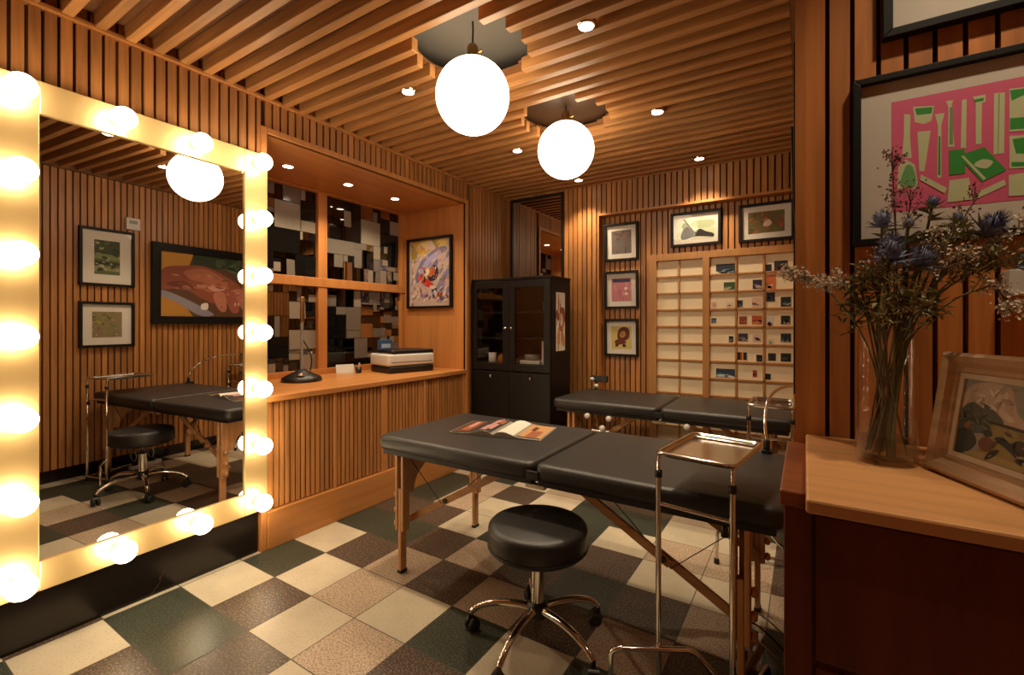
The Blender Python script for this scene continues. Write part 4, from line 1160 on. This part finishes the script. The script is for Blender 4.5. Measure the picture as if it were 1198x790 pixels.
thistle((.190,1.100,1.505), 'green thistle bud with spiky bracts in front of the pink print', .012, True, True)
thistle((.225,1.120,1.480), 'small green thistle bud between the pink print and the deep blue thistle', .010, True, True)
thistle((.155,1.080,1.470), 'pale green spiky bud rising beside the highest blue thistle', .010, False, True)

def spray(tip, label, name='statice_sprig', m='floret', n=9, spread=.05, size=.0035, dens=9, cat='flower', droop=0, start=.45, grains=True):
    a = math.atan2(tip[1]-VC.y, tip[0]-VC.x) + fr.uniform(-.2,.2)
    t = flower_root(name, label, cat)
    pts = rel(t, stem_path(tip, a))
    if droop: pts[-1].z -= droop; pts[-2].z -= droop*.4
    mb = MB(); mb.tube(pts, [.0017 if i < len(pts)-4 else .0011 for i in range(len(pts))], 6)
    tips = [pts[-1]]
    k0 = int(len(pts)*start)
    for _ in range(n):
        i = fr.randint(k0, len(pts)-2); p = pts[i].lerp(pts[i+1], fr.random())
        d = (pts[i+1]-pts[i]).normalized() + Vector((fr.uniform(-.8,.8), fr.uniform(-.5,.5), fr.uniform(-.3,.7)))
        L = spread*fr.uniform(.5,1.1); e = p + d.normalized()*L
        mb.tube([p, p.lerp(e,.5)+Vector((0,0,.004)), e], .0007, 5); tips += [e, p.lerp(e,.6), p.lerp(e,.8)]
    mb.build('stem', M['stem'] if m == 'floret' else M['twig'], t)
    mb = MB()
    for p in tips:
        for _ in range(dens):
            c = p + Vector((fr.gauss(0,.006), fr.gauss(0,.005), fr.gauss(0,.006))); s = size*fr.uniform(.6,1.2)
            d = Vector((fr.uniform(-1,1), fr.uniform(-1,.3), fr.uniform(-.4,1))).normalized(); u = d.orthogonal().normalized(); w = d.cross(u)
            if grains:
                rim = [c+d*s*.5+(u*math.cos(x)+w*math.sin(x))*s for x in (0, 1.257, 2.513, 3.77, 5.027)]
                mb.add([c]+rim, [(0,1,2),(0,2,3),(0,3,4),(0,4,5),(0,5,1)], 0)
            else: blade(mb, c, d, s*5, s*1.5, 0, .2)
    o = mb.build('floret' if grains else 'leaf', M[m], t)
    return t
spray((-.012,1.075,1.392), 'white statice sprig reaching out over the corner post of the partition', n=16, spread=.035, size=.0032, dens=7, start=.55)
spray((.045,1.06,1.372), 'shorter white statice sprig below the one reaching over the corner post', n=10, spread=.03, size=.003, dens=6, start=.6)
spray((.284,1.09,1.365), 'white statice sprig drooping towards the white box shelf', n=12, spread=.035, size=.0032, dens=7, droop=.035, start=.6)
spray((.315,1.11,1.462), 'white statice sprig arching above the white box shelf', n=14, spread=.04, size=.003, dens=7, start=.6)
spray((.215,1.04,1.405), 'cream statice sprig in the middle of the bunch under the deep blue thistle', n=16, spread=.045, size=.003, dens=6, start=.5)
spray((.115,1.05,1.385), 'tan statice sprig tucked under the largest blue thistle', n=18, spread=.045, size=.0026, dens=5, start=.5)
spray((.185,1.07,1.430), 'tan statice sprig between the low thistles and the deep blue thistle', n=18, spread=.05, size=.0026, dens=5, start=.5)
spray((.135,1.10,1.600), 'tallest dusky pink twig standing before the pink print', 'twig', 'floret_p', 14, .035, .0028, 4, start=.62)
spray((.165,1.12,1.530), 'slender dusky pink twig beside the tallest twig', 'twig', 'floret_p', 10, .035, .0025, 4, start=.6)
spray((.255,1.13,1.520), 'dark twig leaning across the green book of the pink print', 'twig', 'floret_p', 6, .03, .0025, 3, start=.7)
spray((.10,1.05,1.37), 'leafy green sprig at the near side of the vase mouth', 'leaf_sprig', 'leaf', 12, .04, .0045, 2, 'foliage', 0, .42, False)
spray((.215,1.09,1.44), 'leafy green sprig filling the bunch below the green buds', 'leaf_sprig', 'bract', 11, .05, .0045, 2, 'foliage', 0, .45, False)
spray((.085,1.08,1.36), 'leafy green sprig low over the vase rim, beneath the white sprigs', 'leaf_sprig', 'leaf', 13, .04, .0046, 2, 'foliage', 0, .4, False)
spray((.150,1.03,1.33), 'short leafy green sprig hanging over the front of the vase rim', 'leaf_sprig', 'bract', 13, .04, .0046, 2, 'foliage', 0, .4, False)
spray((0.092, 1.07, 1.315), 'short leafy green sprig tipping over the rim towards the corner post', 'leaf_sprig', 'leaf', 14, .04, .0048, 2, 'foliage', 0, .32, False)
spray((0.125, 1.04, 1.315), 'short leafy sprig upright at the front of the vase mouth', 'leaf_sprig', 'bract', 14, .04, .0048, 2, 'foliage', 0, .32, False)
spray((0.168, 1.06, 1.32), 'short leafy sprig tipping over the rim towards the framed landscape', 'leaf_sprig', 'leaf', 14, .04, .0048, 2, 'foliage', 0, .32, False)
spray((.25,1.05,1.39), 'leafy green sprig spreading below the deep blue thistle', 'leaf_sprig', 'leaf', 16, .05, .005, 2, 'foliage', 0, .45, False)

# ---- landscape in a gilt frame, leaning on the board
lsS = [(F('#8f8a7c'), [(0,.5),(1,.5),(1,1),(0,1)]), (F('#b9a08c'), curve2([(.0,.62),(.05,.9),(.22,.99),(.42,.96),(.48,.8),(.55,.62),(.75,.55),(.9,.6),(.95,.5),(.5,.42),(.2,.5)])),
       (F('#cdb8a4'), curve2([(.3,.72),(.36,.9),(.42,.86),(.4,.7),(.5,.58),(.44,.55)])), (F('#4f5042'), curve2([(.0,.3),(.02,.62),(.16,.72),(.3,.66),(.42,.5),(.3,.36),(.12,.3)])),
       (F('#8d7a44'), [(.22,.08),(.26,.5),(.6,.48),(1,.44),(1,0),(.3,0)]), (F('#30281c'), curve2([(.24,.5),(.5,.5),(.8,.46),(.8,.44),(.4,.47)])), (F('#2c2a1e'), curve2([(.0,.02),(.0,.3),(.12,.34),(.2,.2),(.12,.04)])),
       (F('#211a14'), curve2([(.36,.3),(.5,.2),(.66,.05),(.72,.06),(.6,.2),(.44,.34)])), (F('#3a2418'), curve2([(.52,.3),(.58,.36),(.66,.3),(.62,.16),(.56,.16)])), (F('#6a3a20'), curve2([(.22,.22),(.28,.3),(.36,.26),(.34,.14),(.26,.12)])),
       (F('#2a221a'), curve2([(.24,.36),(.3,.4),(.34,.34),(.28,.3)])), (F('#a08c5a'), curve2([(.1,.02),(.3,.1),(.6,.08),(.9,.02),(.5,0)])), (F('#9a5a38'), curve2([(.06,.4),(.1,.46),(.12,.38),(.08,.34)])), (F('#1c1610'), curve2([(.3,.02),(.34,.14),(.42,.18),(.36,.06)]))]
lsS += daubs(fr, 22, [F('#c4ae9a'),F('#a8978a'),F('#d2c0ae')], (.03,.07), (.08,.68,.42,.92)) + daubs(fr, 18, [F('#3c3d32'),F('#5c5c48'),F('#6a6650')], (.03,.06), (.03,.36,.3,.6)) + daubs(fr, 22, [F('#9a8850'),F('#7c6a3a'),F('#a8945c'),F('#4a3820'),F('#2a2018')], (.02,.05), (.2,.04,.9,.42))
ez = math.atan2(-.907, .42)
e_ = Vector((math.cos(ez), math.sin(ez), 0)); n_ = Vector((-e_.y, e_.x, 0))
wl, hl = .27, .206
t = thing('framed_painting', 'oil landscape in a worn gilt frame leaning beside the vase on the board', 'painting', Vector((.182,1.084,ZB)) + e_*wl/2 + n_*.012)
t.rotation_euler = (R(-8.5), 0, ez)
fwl = .034
gilt = wood('worn gilt', (.42,.25,.135), 'X', .38, None, .45); gilt.node_tree.nodes['Principled BSDF'].inputs['Metallic'].default_value = .25
mb = MB()
prof = [(0,0),(0,-.018),(.006,-.022),(.016,-.018),(.024,-.012),(.030,-.012),(.034,-.008),(.034,0)]
cor = [(-1,0,1,1),(1,0,-1,1),(1,1,-1,-1),(-1,1,1,-1)]
rings = []
for sx, top, dx_, dz_ in cor:
    rings.append([Vector((sx*wl/2 + dx_*i, y, (hl if top else 0) + dz_*i)) for i, y in prof])
for a in range(4):
    A, B = rings[a], rings[(a+1) % 4]; k = len(prof)
    mb.add(A+B, [(i, k+i, k+i+1, i+1) for i in range(k-1)])
mb.box(-wl/2+.01, wl/2-.01, -.004, 0, .01, hl-.01)
mb.build('frame', gilt, t, bevel=0)
mb = MB(); i0, i1 = .033, .0415
for a, b_, c, d in ((-wl/2+i0,-wl/2+i1,i0,hl-i0),(wl/2-i1,wl/2-i0,i0,hl-i0),(-wl/2+i1,wl/2-i1,i0,i1),(-wl/2+i1,wl/2-i1,hl-i1,hl-i0)): mb.box(a,b_,-.0095,-.004,c,d)
mb.build('slip', plain('cream slip', (.55,.44,.30), .5), t)
mb, mats = art_panel(lsS, wl-2*i1, hl-2*i1, F('#8f8a7c')); o = mb.build('artwork', mats, t); o.location = (0,-.006,i1)
MB().prism([(.0,.0),(.004,0),(.05,-.028),(.046,-.03)], 'x', -.02, .02).build('easel_leg', M['black'], t)

# ================================================================== camera and picture settings
cam = bpy.data.cameras.new('camera'); co = bpy.data.objects.new('camera', cam); COL.objects.link(co)
co.location = (0, 0, 1.3); co.rotation_euler = (R(90), 0, .565)
cam.sensor_width = 36; cam.lens = 542/1198*36; cam.shift_y = -16.5/1198; cam.clip_start = .02
sc.camera = co
w = bpy.data.worlds.new('world'); sc.world = w; w.use_nodes = True
w.node_tree.nodes['Background'].inputs[0].default_value = (.02,.014,.008,1); w.node_tree.nodes['Background'].inputs[1].default_value = .3
sc.view_settings.view_transform = 'Standard'; sc.view_settings.look = 'None'
sc.view_settings.gamma = 1; sc.view_settings.use_curve_mapping = False
sc.view_settings.exposure = 0.35
cy = sc.cycles
cy.use_denoising = True; cy.max_bounces = 10; cy.diffuse_bounces = 5; cy.glossy_bounces = 5
cy.transparent_max_bounces = 24; cy.caustics_reflective = False; cy.caustics_refractive = False
cy.sample_clamp_indirect = 6
